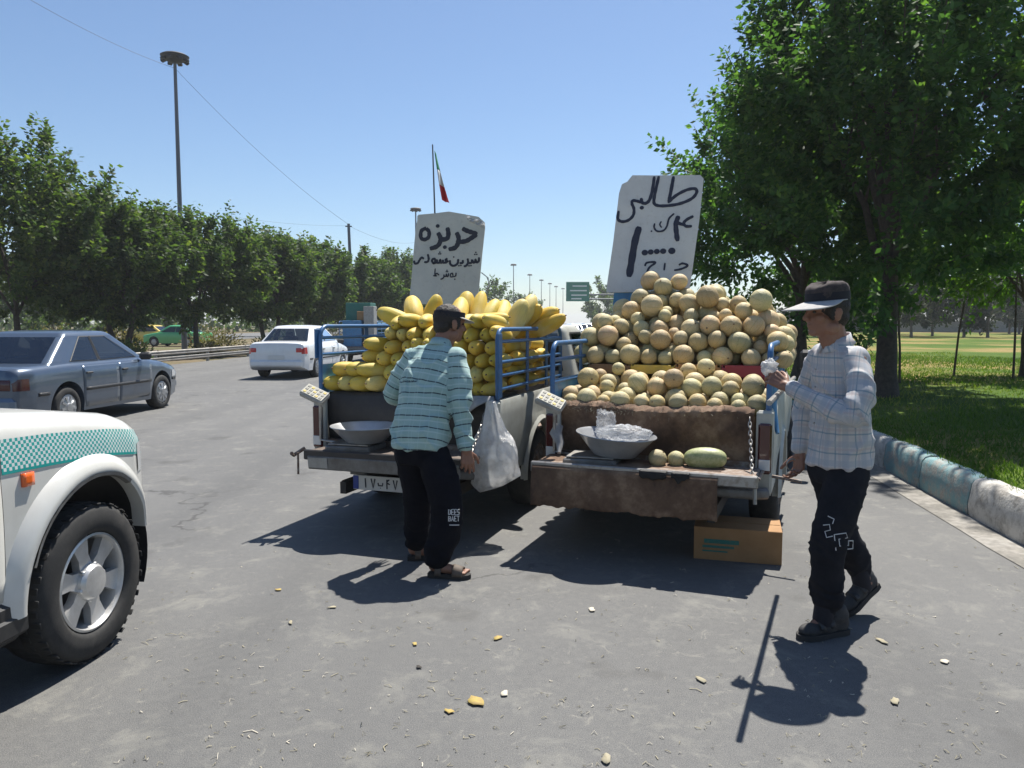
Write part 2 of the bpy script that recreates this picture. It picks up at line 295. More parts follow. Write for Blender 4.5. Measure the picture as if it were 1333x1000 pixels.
def shirts():
    m, t, p = newmat('striped_shirt'); a, s = cuv(t)
    n = noise_n(t, 9, 4, .6); base = ramp(t, n.outputs[0], [(.35, (.27, .41, .385)), (.65, (.34, .48, .445))]).outputs[0]
    wob = nd(t, 'ShaderNodeMath', operation='MULTIPLY_ADD'); nn = noise_n(t, 5, 2, .5); L(t, nn.outputs[0], wob.inputs[0]); wob.inputs[1].default_value = .03; L(t, s.outputs[1], wob.inputs[2])
    c = mixc(t, stripe(t, wob.outputs[0], .072, .045), base, (.035, .06, .075))
    c = mixc(t, mixc(t, 1., stripe(t, wob.outputs[0], .072, .05, .4), (.5,) * 3, 'MULTIPLY'), c, (.5, .62, .62))
    c = mixc(t, mixc(t, 1., stripe(t, s.outputs[0], .055, .05), (.35,) * 3, 'MULTIPLY'), c, (.4, .55, .55))
    L(t, c, p.inputs['Base Color']); p.inputs['Roughness'].default_value = .85; p.inputs['Sheen Weight'].default_value = .1
    n3 = noise_n(t, 350, 2, .5); bump(t, p, n3.outputs[0], .2, .0008); MAT['striped_shirt'] = m
    m, t, p = newmat('plaid_shirt'); a, s = cuv(t)
    n = noise_n(t, 9, 4, .6); c = ramp(t, n.outputs[0], [(.35, (.47, .45, .44)), (.65, (.55, .525, .505))]).outputs[0]
    for sock, off in ((s.outputs[0], .1), (s.outputs[1], .35)):
        c = mixc(t, mixc(t, 1., stripe(t, sock, .095, .13, off, .3), (.55,) * 3, 'MULTIPLY'), c, (.33, .36, .40))
        c = mixc(t, mixc(t, 1., stripe(t, sock, .095, .03, off + .5, .3), (.6,) * 3, 'MULTIPLY'), c, (.1, .2, .26))
        c = mixc(t, mixc(t, 1., stripe(t, sock, .095, .05, off + .28, .3), (.4,) * 3, 'MULTIPLY'), c, (.4, .33, .33))
    L(t, c, p.inputs['Base Color']); p.inputs['Roughness'].default_value = .85; n3 = noise_n(t, 350, 2, .5); bump(t, p, n3.outputs[0], .2, .0008); MAT['plaid_shirt'] = m
shirts()
def checker_mat():
    m, t, p = newmat('checker_band'); a, s = cuv(t)
    ck = nd(t, 'ShaderNodeTexChecker'); ck.inputs['Scale'].default_value = 1; ck.inputs[1].default_value = (.02, .33, .31, 1); ck.inputs[2].default_value = (.66, .7, .68, 1)
    L(t, a.outputs['Vector'], ck.inputs[0]); L(t, ck.outputs[0], p.inputs['Base Color']); p.inputs['Roughness'].default_value = .3; p.inputs['Coat Weight'].default_value = .4; MAT['checker_band'] = m
checker_mat(); mk('teal_band', (.02, .3, .28), .3, coat=.4)

# ------------------------------------------------------------------ mesh helpers
def rot(ax=0, ay=0, az=0): return (Matrix.Rotation(R(az), 3, 'Z') @ Matrix.Rotation(R(ay), 3, 'Y') @ Matrix.Rotation(R(ax), 3, 'X'))
def frame_for(d):
    d = Vector(d).normalized(); up = Vector((0, 0, 1)) if abs(d.z) < .92 else Vector((0, 1, 0))
    a = d.cross(up).normalized(); return a, a.cross(d).normalized()
class MB:
    def __init__(s): s.v = []; s.f = []; s.m = []
    def add(s, vs, fs, mi=0):
        o = len(s.v); s.v += [tuple(v) for v in vs]; s.f += [tuple(i + o for i in f) for f in fs]; s.m += [mi] * len(fs); return s
    def box(s, c, d, r=None, bev=0, mi=0):
        c = Vector(c); h = [x / 2 for x in d]; b = min(bev, min(h) * .9)
        if b <= 0:
            vs = [Vector((x * h[0], y * h[1], z * h[2])) for x in (-1, 1) for y in (-1, 1) for z in (-1, 1)]
            fs = [(0, 1, 3, 2), (4, 6, 7, 5), (0, 4, 5, 1), (2, 3, 7, 6), (0, 2, 6, 4), (1, 5, 7, 3)]
        else:
            idx = {}; vs = []
            for sg in [(x, y, z) for x in (-1, 1) for y in (-1, 1) for z in (-1, 1)]:
                for a in range(3):
                    idx[sg, a] = len(vs); vs.append(Vector([sg[k] * (h[k] - (0 if k == a else b)) for k in range(3)]))
            fs = []
            for a in range(3):
                o1, o2 = [k for k in range(3) if k != a]
                for sa in (-1, 1):
                    q = []
                    for s1, s2 in ((-1, -1), (1, -1), (1, 1), (-1, 1)):
                        g = [0] * 3; g[a] = sa; g[o1] = s1; g[o2] = s2; q.append(idx[tuple(g), a])
                    fs.append(q)
                for s1 in (-1, 1):
                    for s2 in (-1, 1):
                        g0 = [0] * 3; g1 = [0] * 3; g0[a], g1[a] = -1, 1
                        g0[o1] = g1[o1] = s1; g0[o2] = g1[o2] = s2
                        fs.append([idx[tuple(g0), o1], idx[tuple(g1), o1], idx[tuple(g1), o2], idx[tuple(g0), o2]])
            for sg in [(x, y, z) for x in (-1, 1) for y in (-1, 1) for z in (-1, 1)]: fs.append([idx[sg, a] for a in range(3)])
        if r is not None: vs = [r @ v for v in vs]
        return s.add([v + c for v in vs], fs, mi)
    def loft(s, rings, cap=True, closed=True, mi=0):
        n = len(rings[0]); vs = [p for r in rings for p in r]; fs = []
        for i in range(len(rings) - 1):
            for j in range(n if closed else n - 1):
                k = (j + 1) % n; fs.append((i * n + j, i * n + k, (i + 1) * n + k, (i + 1) * n + j))
        if cap and closed: fs.append(tuple(range(n))[::-1]); fs.append(tuple((len(rings) - 1) * n + j for j in range(n)))
        return s.add(vs, fs, mi)
    def tube(s, pts, r, seg=8, cap=True, mi=0):
        pts = [Vector(p) for p in pts]; rs = r if hasattr(r, '__len__') else [r] * len(pts); rings = []; a0 = None
        for i, p in enumerate(pts):
            d = (pts[min(i + 1, len(pts) - 1)] - pts[max(i - 1, 0)])
            if d.length < 1e-9: d = Vector((0, 0, 1))
            d.normalize()
            if a0 is None: a, b = frame_for(d)
            else:
                a = (a0 - d * a0.dot(d)); a = a.normalized() if a.length > 1e-6 else frame_for(d)[0]; b = a.cross(d)
            a0 = a; rings.append([p + (a * math.cos(2 * math.pi * k / seg) + b * math.sin(2 * math.pi * k / seg)) * rs[i] for k in range(seg)])
        return s.loft(rings, cap, True, mi)
    def lathe(s, prof, seg=24, mat=None, mi=0, cap=True):
        rings = [[Vector((r * math.cos(2 * math.pi * k / seg), r * math.sin(2 * math.pi * k / seg), z)) for k in range(seg)] for r, z in prof]
        if mat is not None: rings = [[mat @ p for p in r] for r in rings]
        return s.loft(rings, cap, True, mi)
    def ell(s, c, rad, r=None, seg=16, rings=10, mi=0):
        c = Vector(c); rr = []
        for i in range(rings + 1):
            th = math.pi * (i / rings); th = min(max(th, .04), math.pi - .04)
            ring = [Vector((rad[0] * math.sin(th) * math.cos(2 * math.pi * k / seg), rad[1] * math.sin(th) * math.sin(2 * math.pi * k / seg), rad[2] * math.cos(th))) for k in range(seg)]
            rr.append([c + (r @ p if r is not None else p) for p in ring])
        return s.loft(rr, True, True, mi)
    def cap(s, p0, p1, r0, r1, seg=12):
        """tapered capsule"""
        p0, p1 = Vector(p0), Vector(p1); d = (p1 - p0); ln = d.length; d = d / ln if ln > 1e-6 else Vector((0, 0, 1))
        pts, rs = [], []
        for k in range(5):
            a = math.pi / 2 * (k / 4); pts.append(p0 - d * r0 * math.cos(a)); rs.append(max(r0 * math.sin(a), r0 * .08))
        for k in range(5):
            a = math.pi / 2 * (k / 4); pts.append(p1 + d * r1 * math.sin(a)); rs.append(max(r1 * math.cos(a), r1 * .08))
        return s.tube(pts, rs, seg)
    def prism(s, poly, mat, t, mi=0):
        """polygon (u,v) extruded t along local z of mat"""
        n = len(poly); a = [mat @ Vector((u, v, 0)) for u, v in poly]; b = [mat @ Vector((u, v, t)) for u, v in poly]
        return s.add(a + b, [tuple(range(n))[::-1], tuple(range(n, 2 * n))] + [(i, (i + 1) % n, n + (i + 1) % n, n + i) for i in range(n)], mi)
    def grid(s, fn, nu, nv, mi=0, flip=False):
        vs = [fn(i / (nu - 1), j / (nv - 1)) for i in range(nu) for j in range(nv)]
        fs = [(i * nv + j, (i + 1) * nv + j, (i + 1) * nv + j + 1, i * nv + j + 1) for i in range(nu - 1) for j in range(nv - 1)]
        if flip: fs = [f[::-1] for f in fs]
        return s.add(vs, fs, mi)
    def mesh(s, name, mats, smooth=35, fix=True):
        me = bpy.data.meshes.new(name); me.from_pydata(s.v, [], s.f)
        mats = mats if isinstance(mats, (list, tuple)) else [mats]
        for k in mats: me.materials.append(MAT[k] if isinstance(k, str) else k)
        if len(mats) > 1: me.polygons.foreach_set('material_index', s.m)
        if fix:
            bm = bmesh.new(); bm.from_mesh(me); bmesh.ops.recalc_face_normals(bm, faces=bm.faces); bm.to_mesh(me); bm.free()
        if smooth:
            me.polygons.foreach_set('use_smooth', [True] * len(me.polygons)); me.set_sharp_from_angle(angle=R(smooth))
        me.update(); return me
    def build(s, name, mats, parent=None, smooth=35, fix=True, **props):
        return link(bpy.data.objects.new(name, s.mesh(name, mats, smooth, fix)), parent, **props)
def link(o, parent=None, **props):
    COL.objects.link(o)
    if parent is not None: o.parent = parent
    for k, v in props.items(): o[k] = v
    return o
def thing(name, label, cat, loc=(0, 0, 0), rz=0, group=None):
    o = bpy.data.objects.new(name, None); COL.objects.link(o); o.empty_display_size = .1
    o.location = loc; o.rotation_euler = (0, 0, rz); o['label'] = label; o['category'] = cat
    if group: o['group'] = group
    return o
def tag(o, label, cat, group=None):
    o['label'] = label; o['category'] = cat
    if group: o['group'] = group
    return o
def copy_tree(o, parent=None):
    c = o.copy(); COL.objects.link(c); c.parent = parent
    for ch in list(o.children): copy_tree(ch, c)
    return c
def solid(o, t, off=-1):
    m = o.modifiers.new('solidify', 'SOLIDIFY'); m.thickness = t; m.offset = off; return o
def nz(v, s=1.0, o=0): return noise.noise(Vector(v) * s + Vector((o, o * 1.7, o * .3)))
def remesh(mb, voxel, smooth_it=4, fac=.5):
    """union of overlapping closed pieces -> one continuous mesh"""
    me = bpy.data.meshes.new('tmp'); me.from_pydata(mb.v, [], mb.f)
    bm = bmesh.new(); bm.from_mesh(me); bmesh.ops.recalc_face_normals(bm, faces=bm.faces); bm.to_mesh(me); bm.free()
    o = bpy.data.objects.new('tmp', me); COL.objects.link(o)
    m = o.modifiers.new('r', 'REMESH'); m.mode = 'VOXEL'; m.voxel_size = voxel
    if smooth_it:
        sm = o.modifiers.new('s', 'SMOOTH'); sm.iterations = smooth_it; sm.factor = fac
    dg = bpy.context.evaluated_depsgraph_get(); out = bpy.data.meshes.new_from_object(o.evaluated_get(dg))
    bpy.data.objects.remove(o); bpy.data.meshes.remove(me)
    out.polygons.foreach_set('use_smooth', [True] * len(out.polygons)); return out
def setuv(me, uv):
    a = me.attributes.new('cuv', 'FLOAT_VECTOR', 'POINT'); a.data.foreach_set('vector', np.asarray(uv, dtype=np.float32).ravel())
def arr_mesh(name, V, F, mats, var=None, smooth=False):
    """fast numpy mesh with equal-size faces; var: per-face float"""
    me = bpy.data.meshes.new(name); n = F.shape[1]
    me.vertices.add(len(V)); me.vertices.foreach_set('co', V.astype(np.float32).ravel())
    me.loops.add(F.size); me.loops.foreach_set('vertex_index', F.astype(np.int32).ravel())
    me.polygons.add(len(F)); me.polygons.foreach_set('loop_start', np.arange(0, F.size, n, dtype=np.int32))
    me.polygons.foreach_set('loop_total', np.full(len(F), n, dtype=np.int32)) if False else None
    me.update(calc_edges=True)
    if var is not None:
        a = me.attributes.new('var', 'FLOAT', 'FACE'); a.data.foreach_set('value', var.astype(np.float32))
    for k in (mats if isinstance(mats, (list, tuple)) else [mats]): me.materials.append(MAT[k])
    if smooth: me.polygons.foreach_set('use_smooth', [True] * len(F))
    return me

# ------------------------------------------------------------------ setting: ground, road, kerb, lawn
HD = R(4.5)                                     # heading of the road
def grid_xy(x0, x1, y0, y1, nx, ny, zf, name, mat, **props):
    xs = np.linspace(x0, x1, nx); ys = np.linspace(y0, y1, ny); X, Y = np.meshgrid(xs, ys, indexing='ij')
    Z = np.vectorize(zf)(X, Y) if callable(zf) else np.full_like(X, zf)
    V = np.stack([X, Y, Z], -1).reshape(-1, 3); I = np.arange(nx * ny).reshape(nx, ny)
    F = np.stack([I[:-1, :-1], I[1:, :-1], I[1:, 1:], I[:-1, 1:]], -1).reshape(-1, 4)
    return link(bpy.data.objects.new(name, arr_mesh(name, V, F, mat, smooth=True)), **props)
grid_xy(-800, 800, -300, 1800, 4, 4, -.05, 'ground', 'dirt', kind='structure')
KERB = [(2.35, -6), (2.75, -1.5), (3.19, 2.5), (3.54, 5.3), (3.97, 8.4), (4.2, 10.7), (4.62, 16), (5.6, 30), (11.2, 100), (25, 275), (50, 600)]
ky = [p[1] for p in KERB]; kx = [p[0] for p in KERB]
def kerb_x(y): return float(np.interp(y, ky, kx))
def rail_x(y): return -12.9 + (y - 28.4) * .0787
ROAD = MB(); ys = [-14, -6, -3, 0, 2, 4, 5.3, 7, 8.4, 10.7, 16, 30, 60, 100, 275, 600]
ROAD.loft([[Vector((rail_x(y) + .3, y, 0)), Vector((kerb_x(y) - .22, y, 0))] for y in ys], cap=False, closed=False)
ROAD.build('road', 'asphalt', smooth=0, kind='structure')
GUT = MB(); GUT.loft([[Vector((kerb_x(y) - .24 + .02 * nz((y, 0, 0), 2), y, .005)), Vector((kerb_x(y) + .01, y, .012))] for y in np.concatenate([np.arange(-6, 30, .4), [60, 100, 275]])], cap=False, closed=False)
GUT.build('gutter', 'gutter', smooth=0, kind='structure')
# far carriageway beyond the planted median
FAR = MB(); FAR.loft([[Vector((rail_x(y) - 34, y, -.03)), Vector((rail_x(y) - 17, y, -.03))] for y in (-10, 30, 100, 400)], cap=False, closed=False)
FAR.build('far_road', 'asphalt', smooth=0, kind='structure')
# kerb: separate painted stones
KH = .33
kroot = bpy.data.objects.new('kerb', None); link(kroot, kind='structure')
y = -3.0; i = 0
while y < 46:
    ln = random.uniform(.86, 1.0); y2 = y + ln - .018
    if y < 30 or True:
        a = Vector((kerb_x(y), y, 0)); b = Vector((kerb_x(y2), y2, 0)); d = (b - a).normalized(); rt = Vector((d.y, -d.x, 0))
        h = KH + random.uniform(-.012, .012); ns = 7; rings = []
        for k in range(ns):
            p = a + (b - a) * (k / (ns - 1)); e = .012 if k in (0, ns - 1) else 0
            j = lambda q: .012 * nz((p.x * 3 + q, p.y * 3, q), 2.2)
            prof = [(.012 + e, -.05), (e + j(1), .10), (.02 + e + j(2), h - .06), (.045 + e, h - .012 + j(3) - e), (.09, h - e + j(4)), (.17, h - e + j(5)), (.2, h - .03), (.2, -.05)]
            rings.append([p + rt * u + Vector((0, 0, w)) for u, w in prof])
        m = MB(); m.loft(rings); pat = i % 5
        m.build('kerb_stone', ['kerb_teal' if pat in (0, 1) else 'kerb_white'], kroot, 50)
    y += ln; i += 1
k2 = MB(); ysk = [46, 60, 100, 275, 600]
k2.loft([[Vector((kerb_x(y) + u, y, w)) for u, w in ((0, -.05), (.02, KH), (.2, KH), (.2, -.05))] for y in ysk]); k2.build('far_kerb', 'concrete', kind='structure')
# lawn
def lawn_z(u, y): return KH - .05 + .10 * (1 - math.exp(-u / 2.5)) + .05 * nz((u * .25, y * .25, 0)) * min(1, u / 3)
us = np.concatenate([[.17, .24, .35], np.arange(.5, 12, .5), np.arange(12, 40, 2), [60, 100, 180, 300]]); yl = np.concatenate([np.arange(-4, 40, .6), [45, 60, 80, 110, 160, 250, 400]])
V = np.array([[kerb_x(y) + u, y, lawn_z(u, y)] for u in us for y in yl]); I = np.arange(len(V)).reshape(len(us), len(yl))
F = np.stack([I[:-1, :-1], I[1:, :-1], I[1:, 1:], I[:-1, 1:]], -1).reshape(-1, 4)
link(bpy.data.objects.new('lawn', arr_mesh('lawn', V, F, 'lawn', smooth=True)), kind='structure')
# grass blades (uncountable)
def grass(n):
    yy = 2.5 + (RNG.random(n) ** 1.5) * 27; u = .12 + RNG.random(n) ** 1.5 * 11
    xx = np.array([kerb_x(q) for q in yy]) + u; zz = np.array([lawn_z(a, b) for a, b in zip(u, yy)]) - .01
    pat = np.array([noise.noise(Vector((a * .22, b * .22, 3))) for a, b in zip(xx, yy)])
    keep = RNG.random(n) < np.clip(.75 - pat * 1.5, .25, 1); xx, yy, zz, u, pat = xx[keep], yy[keep], zz[keep], u[keep], pat[keep]; n = len(xx)
    h = RNG.uniform(.035, .085, n); w = RNG.uniform(.004, .008, n) * (1 + yy / 14); th = RNG.random(n) * 6.28; le = RNG.uniform(-.05, .05, (n, 2))
    P = np.stack([xx, yy, zz], -1); dx = np.stack([np.cos(th) * w, np.sin(th) * w, np.zeros(n)], -1)
    V = np.stack([P - dx, P + dx, P + np.stack([le[:, 0], le[:, 1], h], -1)], 1).reshape(-1, 3)
    var = np.clip(RNG.random(n) * .6 + pat * .8 + .1, 0, 1)
    o = link(bpy.data.objects.new('grass', arr_mesh('grass', V, np.arange(3 * n).reshape(n, 3), 'grass_blade', var)), kind='stuff'); tag(o, 'short green grass growing on the park lawn', 'grass')
grass(120000)

# ------------------------------------------------------------------ trees
def leaf_cloud(P, D, size, asp=.55, rng=RNG):
    """one folded leaf (two quads -> rhombus quad) per point; P positions, D leaf axis"""
    n = len(P); D = D / np.linalg.norm(D, axis=1, keepdims=True); t = rng.normal(size=(n, 3)); t[:, 2] += 1.2
    S_ = np.cross(D, t); S_ /= np.linalg.norm(S_, axis=1, keepdims=True) + 1e-9; l = (size * rng.uniform(.65, 1.25, n))[:, None]
    V = np.stack([P, P + D * l * .45 + S_ * l * asp * .5, P + D * l, P + D * l * .45 - S_ * l * asp * .5], 1).reshape(-1, 3)
    return V, np.arange(4 * n).reshape(n, 4)
def make_tree(name, label, loc, trunk_h, trunk_r, cz, rad, nshoot, lps, leaf, mat, barkm='bark', limbs=7, shoot_len=.9, seed=0, group=None, cx=0, cy=0, droop=.0, lean=(0, 0), shell=(.35, .98), upb=.55, forks=1, flat=0, rough=1.0, spb=9):
    rng = np.random.default_rng(seed); rnd = random.Random(seed)
    t = thing(name, label, 'tree', loc, 0, group)
    tr = MB(); C = Vector((cx, cy, cz))
    for fk in range(forks):
        a = fk * 2.4 + rnd.random(); off = Vector((math.cos(a), math.sin(a), 0)) * (trunk_r * 1.6 if forks > 1 else 0)
        top = Vector((lean[0] + off.x * 3, lean[1] + off.y * 3, trunk_h)); pts = [Vector((off.x, off.y, -.25)), Vector((off.x, off.y, .04))]; rs = [trunk_r * 1.45, trunk_r * 1.25]
        for k in range(1, 7):
            q = k / 6; pts.append(off.lerp(top, q) + Vector((.06 * nz((q * 3, seed, fk)), .06 * nz((q * 3, seed + 9, fk)), 0)) * min(1, trunk_h / 2)); rs.append(trunk_r * (1.05 - .35 * q))
        tr.tube(pts, rs, 12)
        for k in range(limbs):
            a = 2 * math.pi * (k + rnd.random() * .6) / limbs; el = rnd.uniform(.15, 1.1); e = C + Vector((math.cos(a) * math.cos(el) * rad[0], math.sin(a) * math.cos(el) * rad[1], math.sin(el) * rad[2])) * rnd.uniform(.55, .8)
            st = pts[-1 - (k % 2)]; mid = st.lerp(e, .45) + Vector((0, 0, .12 * rad[2])); r0 = trunk_r * rnd.uniform(.4, .55)
            bp = []
            for q in np.linspace(0, 1, 7): bp.append(st * (1 - q) ** 2 + mid * 2 * q * (1 - q) + e * q * q + Vector((nz((q * 4, k, seed)), nz((q * 4, k + 5, seed)), nz((q * 4, k, seed + 5)))) * .1 * rad[0] * q)
            tr.tube(bp, list(np.linspace(r0, .012, 7)), 7)
            for j in range(3):
                s0 = bp[2 + j]; e2 = s0 + Vector((rnd.uniform(-1, 1) * rad[0], rnd.uniform(-1, 1) * rad[1], rnd.uniform(0, .9) * rad[2])) * .4
                tr.tube([s0, s0.lerp(e2, .5) + Vector((0, 0, .08)), e2], [r0 * .4, r0 * .25, .01], 5)
    tr.build('trunk', barkm, t, 60)
    # branches -> shoots -> leaves
    nb = max(8, int(nshoot / spb)); d = rng.normal(size=(nb, 3)); d[:, 2] = d[:, 2] * .85 + .22; d /= np.linalg.norm(d, axis=1, keepdims=True)
    lump = np.array([1 + rough * .2 * noise.noise(Vector(q) * 2.1 + Vector((seed, 0, 0))) + rough * .1 * noise.noise(Vector(q) * 6 + Vector((0, seed, 0))) for q in d])
    Cc = np.array([cx, cy, cz]); RD = np.array(rad); up = np.array([0, 0, 1.0])
    tip = Cc + d * RD * (lump * rng.uniform(.8, 1.1, nb))[:, None] + up * (.12 * rad[2] * upb); st = Cc + d * RD * .22 - up * .12 * rad[2]; mid = (st + tip) / 2 + d * RD * .12 - up * .1 * rad[2] * upb
    q = rng.uniform(.28, 1, (nb, spb)); q[:, 0] = 1.0; q[:, 1] = .99; q[:, 2] = .95; Q = q[..., None]
    bp = st[:, None] * (1 - Q) ** 2 + mid[:, None] * 2 * Q * (1 - Q) + tip[:, None] * Q * Q; tg = (mid - st)[:, None] * (1 - Q) + (tip - mid)[:, None] * Q; tg /= np.linalg.norm(tg, axis=2, keepdims=True) + 1e-9
    pr = rng.normal(size=bp.shape); pr -= (pr * tg).sum(2, keepdims=True) * tg; pr /= np.linalg.norm(pr, axis=2, keepdims=True)
    pr[:, 0] *= .12; pr[:, 1] *= .2; pr[:, 2] *= .3
    sd = tg * .85 + pr * .75 + up * upb * .45; sd = (sd / np.linalg.norm(sd, axis=2, keepdims=True)).reshape(-1, 3); base = bp.reshape(-1, 3); sl = (shoot_len * rng.uniform(.6, 1.15, q.shape) * (1.15 - .45 * q)); g = rng.uniform(1.3, 2.4, nb); sl[:, 0] *= g; sl[:, 1] *= g * .85; sl[:, 2] *= g * .7; sl = sl.reshape(-1); n = len(base)
    q = np.tile((np.arange(lps) + .5) / lps, n); I = np.repeat(np.arange(n), lps)
    P = base[I] + sd[I] * (sl[I] * q)[:, None] - up * (droop * (q ** 2) * sl[I])[:, None] + rng.normal(0, leaf * .2, (n * lps, 3))
    if flat: P[:, 2] = np.maximum(P[:, 2], cz - rad[2] * flat)
    side = rng.normal(size=(n * lps, 3)); side -= (side * sd[I]).sum(1, keepdims=True) * sd[I]; side /= np.linalg.norm(side, axis=1, keepdims=True)
    LD = side * .9 + sd[I] * .6 + np.array([0, 0, -.25]); P = P + side * leaf * .12
    V, F = leaf_cloud(P, LD, leaf, .56, rng)
    var = np.clip(rng.normal(.42, .2, n * lps) + np.repeat(rng.normal(0, .15, n), lps), 0, 1)
    link(bpy.data.objects.new('crown', arr_mesh('crown', V, F, mat, var)), t)
    tw = MB()
    for k in range(0, n, max(1, n // 160)): tw.tube([base[k], base[k] + sd[k] * sl[k] * .55 - np.array([0, 0, 1]) * droop * .3 * sl[k], base[k] + sd[k] * sl[k] * .97 - np.array([0, 0, 1]) * droop * .94 * sl[k]], [.011, .008, .004], 4)
    tw.build('twigs', barkm, t, 60, fix=False, kind='stuff')
    return t
make_tree('park_tree', 'big dark leafy tree on the lawn beside the painted kerb', (6.15, 12.6, .36), 2.2, .17, 4.3, (2.7, 2.75, 3.0), 3900, 23, .118, 'leaf_deep', limbs=9, shoot_len=.6, seed=3, upb=.8, cx=.1, rough=1.9, spb=12)
make_tree('park_tree', 'dark tree with slim trunk growing behind the big lawn tree', (6.15, 16.4, .38), 1.9, .15, 3.35, (2.7, 2.6, 2.55), 1900, 20, .14, 'leaf_deep', limbs=7, shoot_len=.6, seed=5)
make_tree('park_tree', 'bright green tree whose low sunlit branches reach over the lawn at the edge', (11.1, 16.6, .38), 1.6, .09, 2.75, (1.8, 1.7, 1.1), 640, 20, .125, 'leaf_bright', limbs=6, shoot_len=.6, seed=8, upb=.15, droop=.35)
# median row on the left
ROWT = [('tall full tree at the near end of the row behind the guard rail', (-19.6, 30.5), 8.9, 3.9, 2.2, 11), ('round tree leaning over the guard rail next to the tallest one', (-16.9, 33), 6.8, 2.6, 2.0, 12),
        ('broad round tree standing around the tall lamp mast', (-15.4, 37.5), 6.9, 3.15, 2.0, 13), ('round tree just past the tall lamp mast', (-13.6, 43), 6.5, 2.7, 2.1, 14),
        ('medium tree above the white sedan, behind the guard rail', (-13.4, 51), 7.0, 2.7, 2.1, 15), ('tree beside the leaning utility pole', (-12.2, 60), 7.1, 2.9, 2.1, 16),
        ('tree behind the lettered long melon board', (-10.6, 70), 8.0, 3.3, 2.2, 17), ('far end tree of the row behind the guard rail', (-9.2, 83), 8.2, 3.3, 2.3, 18)]
for lb, (x, yy), top, rx, th, sd in ROWT:
    zb = 1.35; rz = (top - zb) / 2 * .86
    make_tree('median_tree', lb, (x, yy, -.05), th, .14, zb + rz * 1.02, (rx, rx, rz), 2200 if yy < 45 else 1300, 16, .225 if yy < 45 else .3, 'leaf_row', limbs=6, shoot_len=.75, seed=sd, group='trees on the planted median', rough=.9, upb=1.0, forks=2 if sd in (12, 14) else 1, shell=(.3, .9))
for (x, yy, h, sd) in [(-24, 46, 6, 21), (-27, 60, 7, 22), (-20, 66, 6.5, 23), (-31, 52, 7, 24), (-36, 58, 8, 25)]:
    make_tree('background_tree', 'hazy dark tree beyond the far carriageway, seen between the median trunks', (x * 1.35, yy * 1.35, -.05), 1.6, .14, h * .55, (3.6, 3.6, h * .46), 330, 15, .42, 'leaf_row', limbs=5, shoot_len=1.1, seed=sd, group='trees beyond the far carriageway')
# dry shrubs on the median
for k, (x, yy, r, h) in enumerate([(-15.5, 31.5, .9, .9), (-17.8, 35, 1.1, 1.2), (-13.9, 35, .8, .7), (-12.8, 40, .9, .9), (-20.5, 40, 1.4, 1.5), (-16.5, 44, 1.3, 1.3), (-22.6, 36, 1.3, 1.3), (-25, 42, 1.6, 1.7), (-19, 48, 1.7, 1.6), (-15.2, 53, 1.6, 1.5), (-14, 60, 1.5, 1.5)]):
    s = thing('dry_shrub', 'straggly yellow brown shrub on the dusty median behind the guard rail', 'shrub', (x, yy, -.05), 0, 'dry shrubs on the median')
    rng = np.random.default_rng(40 + k); n = 900; d = rng.normal(size=(n, 3)); d[:, 2] = abs(d[:, 2]); d /= np.linalg.norm(d, axis=1, keepdims=True)
    P = d * np.array([r, r, h]) * rng.uniform(.3, 1, n)[:, None]; Vv, Ff = leaf_cloud(P, d + rng.normal(0, .4, (n, 3)), .17, .4, rng)
    link(bpy.data.objects.new('foliage', arr_mesh('foliage', Vv, Ff, 'leaf_dry' if k % 3 else 'leaf_row', rng.random(n))), s)
    st = MB()
    for q in range(7): st.tube([(0, 0, -.1), (d[q] * r * .4)[:] * np.array([1, 1, 1.2]), d[q] * np.array([r, r, h]) * .8], [.03, .02, .008], 5)
    st.build('stems', 'bark_pale', s, kind='stuff')
# young staked trees on the lawn
for lb, (x, yy), h, ln in [('thin young tree leaning on the sunlit lawn', (9.9, 17.2), 2.7, .28), ('thin young tree standing straight on the lawn near the dry patch', (10.6, 16.2), 2.6, -.02), ('short young tree with a few hanging leaves beside the big trunk', (7.6, 15.0), 2.0, -.1)]:
    t = thing('young_tree', lb, 'tree', (x, yy, .36)); m = MB(); m.tube([(0, 0, -.2), (ln * .3, 0, h * .35), (ln * .8, .02, h * .7), (ln * 1.3, 0, h)], [.028, .024, .018, .008], 6)
    m.build('trunk', 'bark', t); rng = np.random.default_rng(int(x * 10)); n = 260
    P = rng.normal(0, 1, (n, 3)) * np.array([.36, .36, .3]) + np.array([ln * 1.3, 0, h - .05]); Vv, Ff = leaf_cloud(P, rng.normal(size=(n, 3)), .14, .5, rng)
    link(bpy.data.objects.new('crown', arr_mesh('crown', Vv, Ff, 'leaf_deep', rng.random(n))), t)
# park woodland behind the lawn
rng = np.random.default_rng(77)
for k in range(26):
    yy = rng.uniform(58, 105); px = 1030 + (k + rng.random()) * 15.5 if k < 20 else rng.uniform(1050, 1340); x = (px - 667) / 1000 * yy; h = rng.uniform(4.4, 6.6)
    make_tree('woodland_tree', 'hazy grey green park tree with a thin bare trunk, far behind the lawn', (x, yy, .3), h * .3, .11, h * .58, (1.9, 1.9, h * .42), 190, 12, .36, 'leaf_pine', 'bark_pale', limbs=4, shoot_len=.8, seed=100 + k, group='far park trees', shell=(.1, .95))
for (x, yy, h, lb) in [(17.5, 150, 9, 'dark green tree under the road sign gantry'), (20.5, 165, 7.5, 'smaller tree beside the road sign gantry'), (-4, 130, 8.0, 'distant tree showing above the long melons beside a lamp post'), (3.5, 190, 8, 'distant low tree between two far lamp posts')]:
    make_tree('roadside_tree', lb, (x, yy, -.05), 2, .2, h * .55, (3.6, 3.6, h * .45), 260, 14, .5, 'leaf_row', limbs=5, shoot_len=1.2, seed=int(yy))

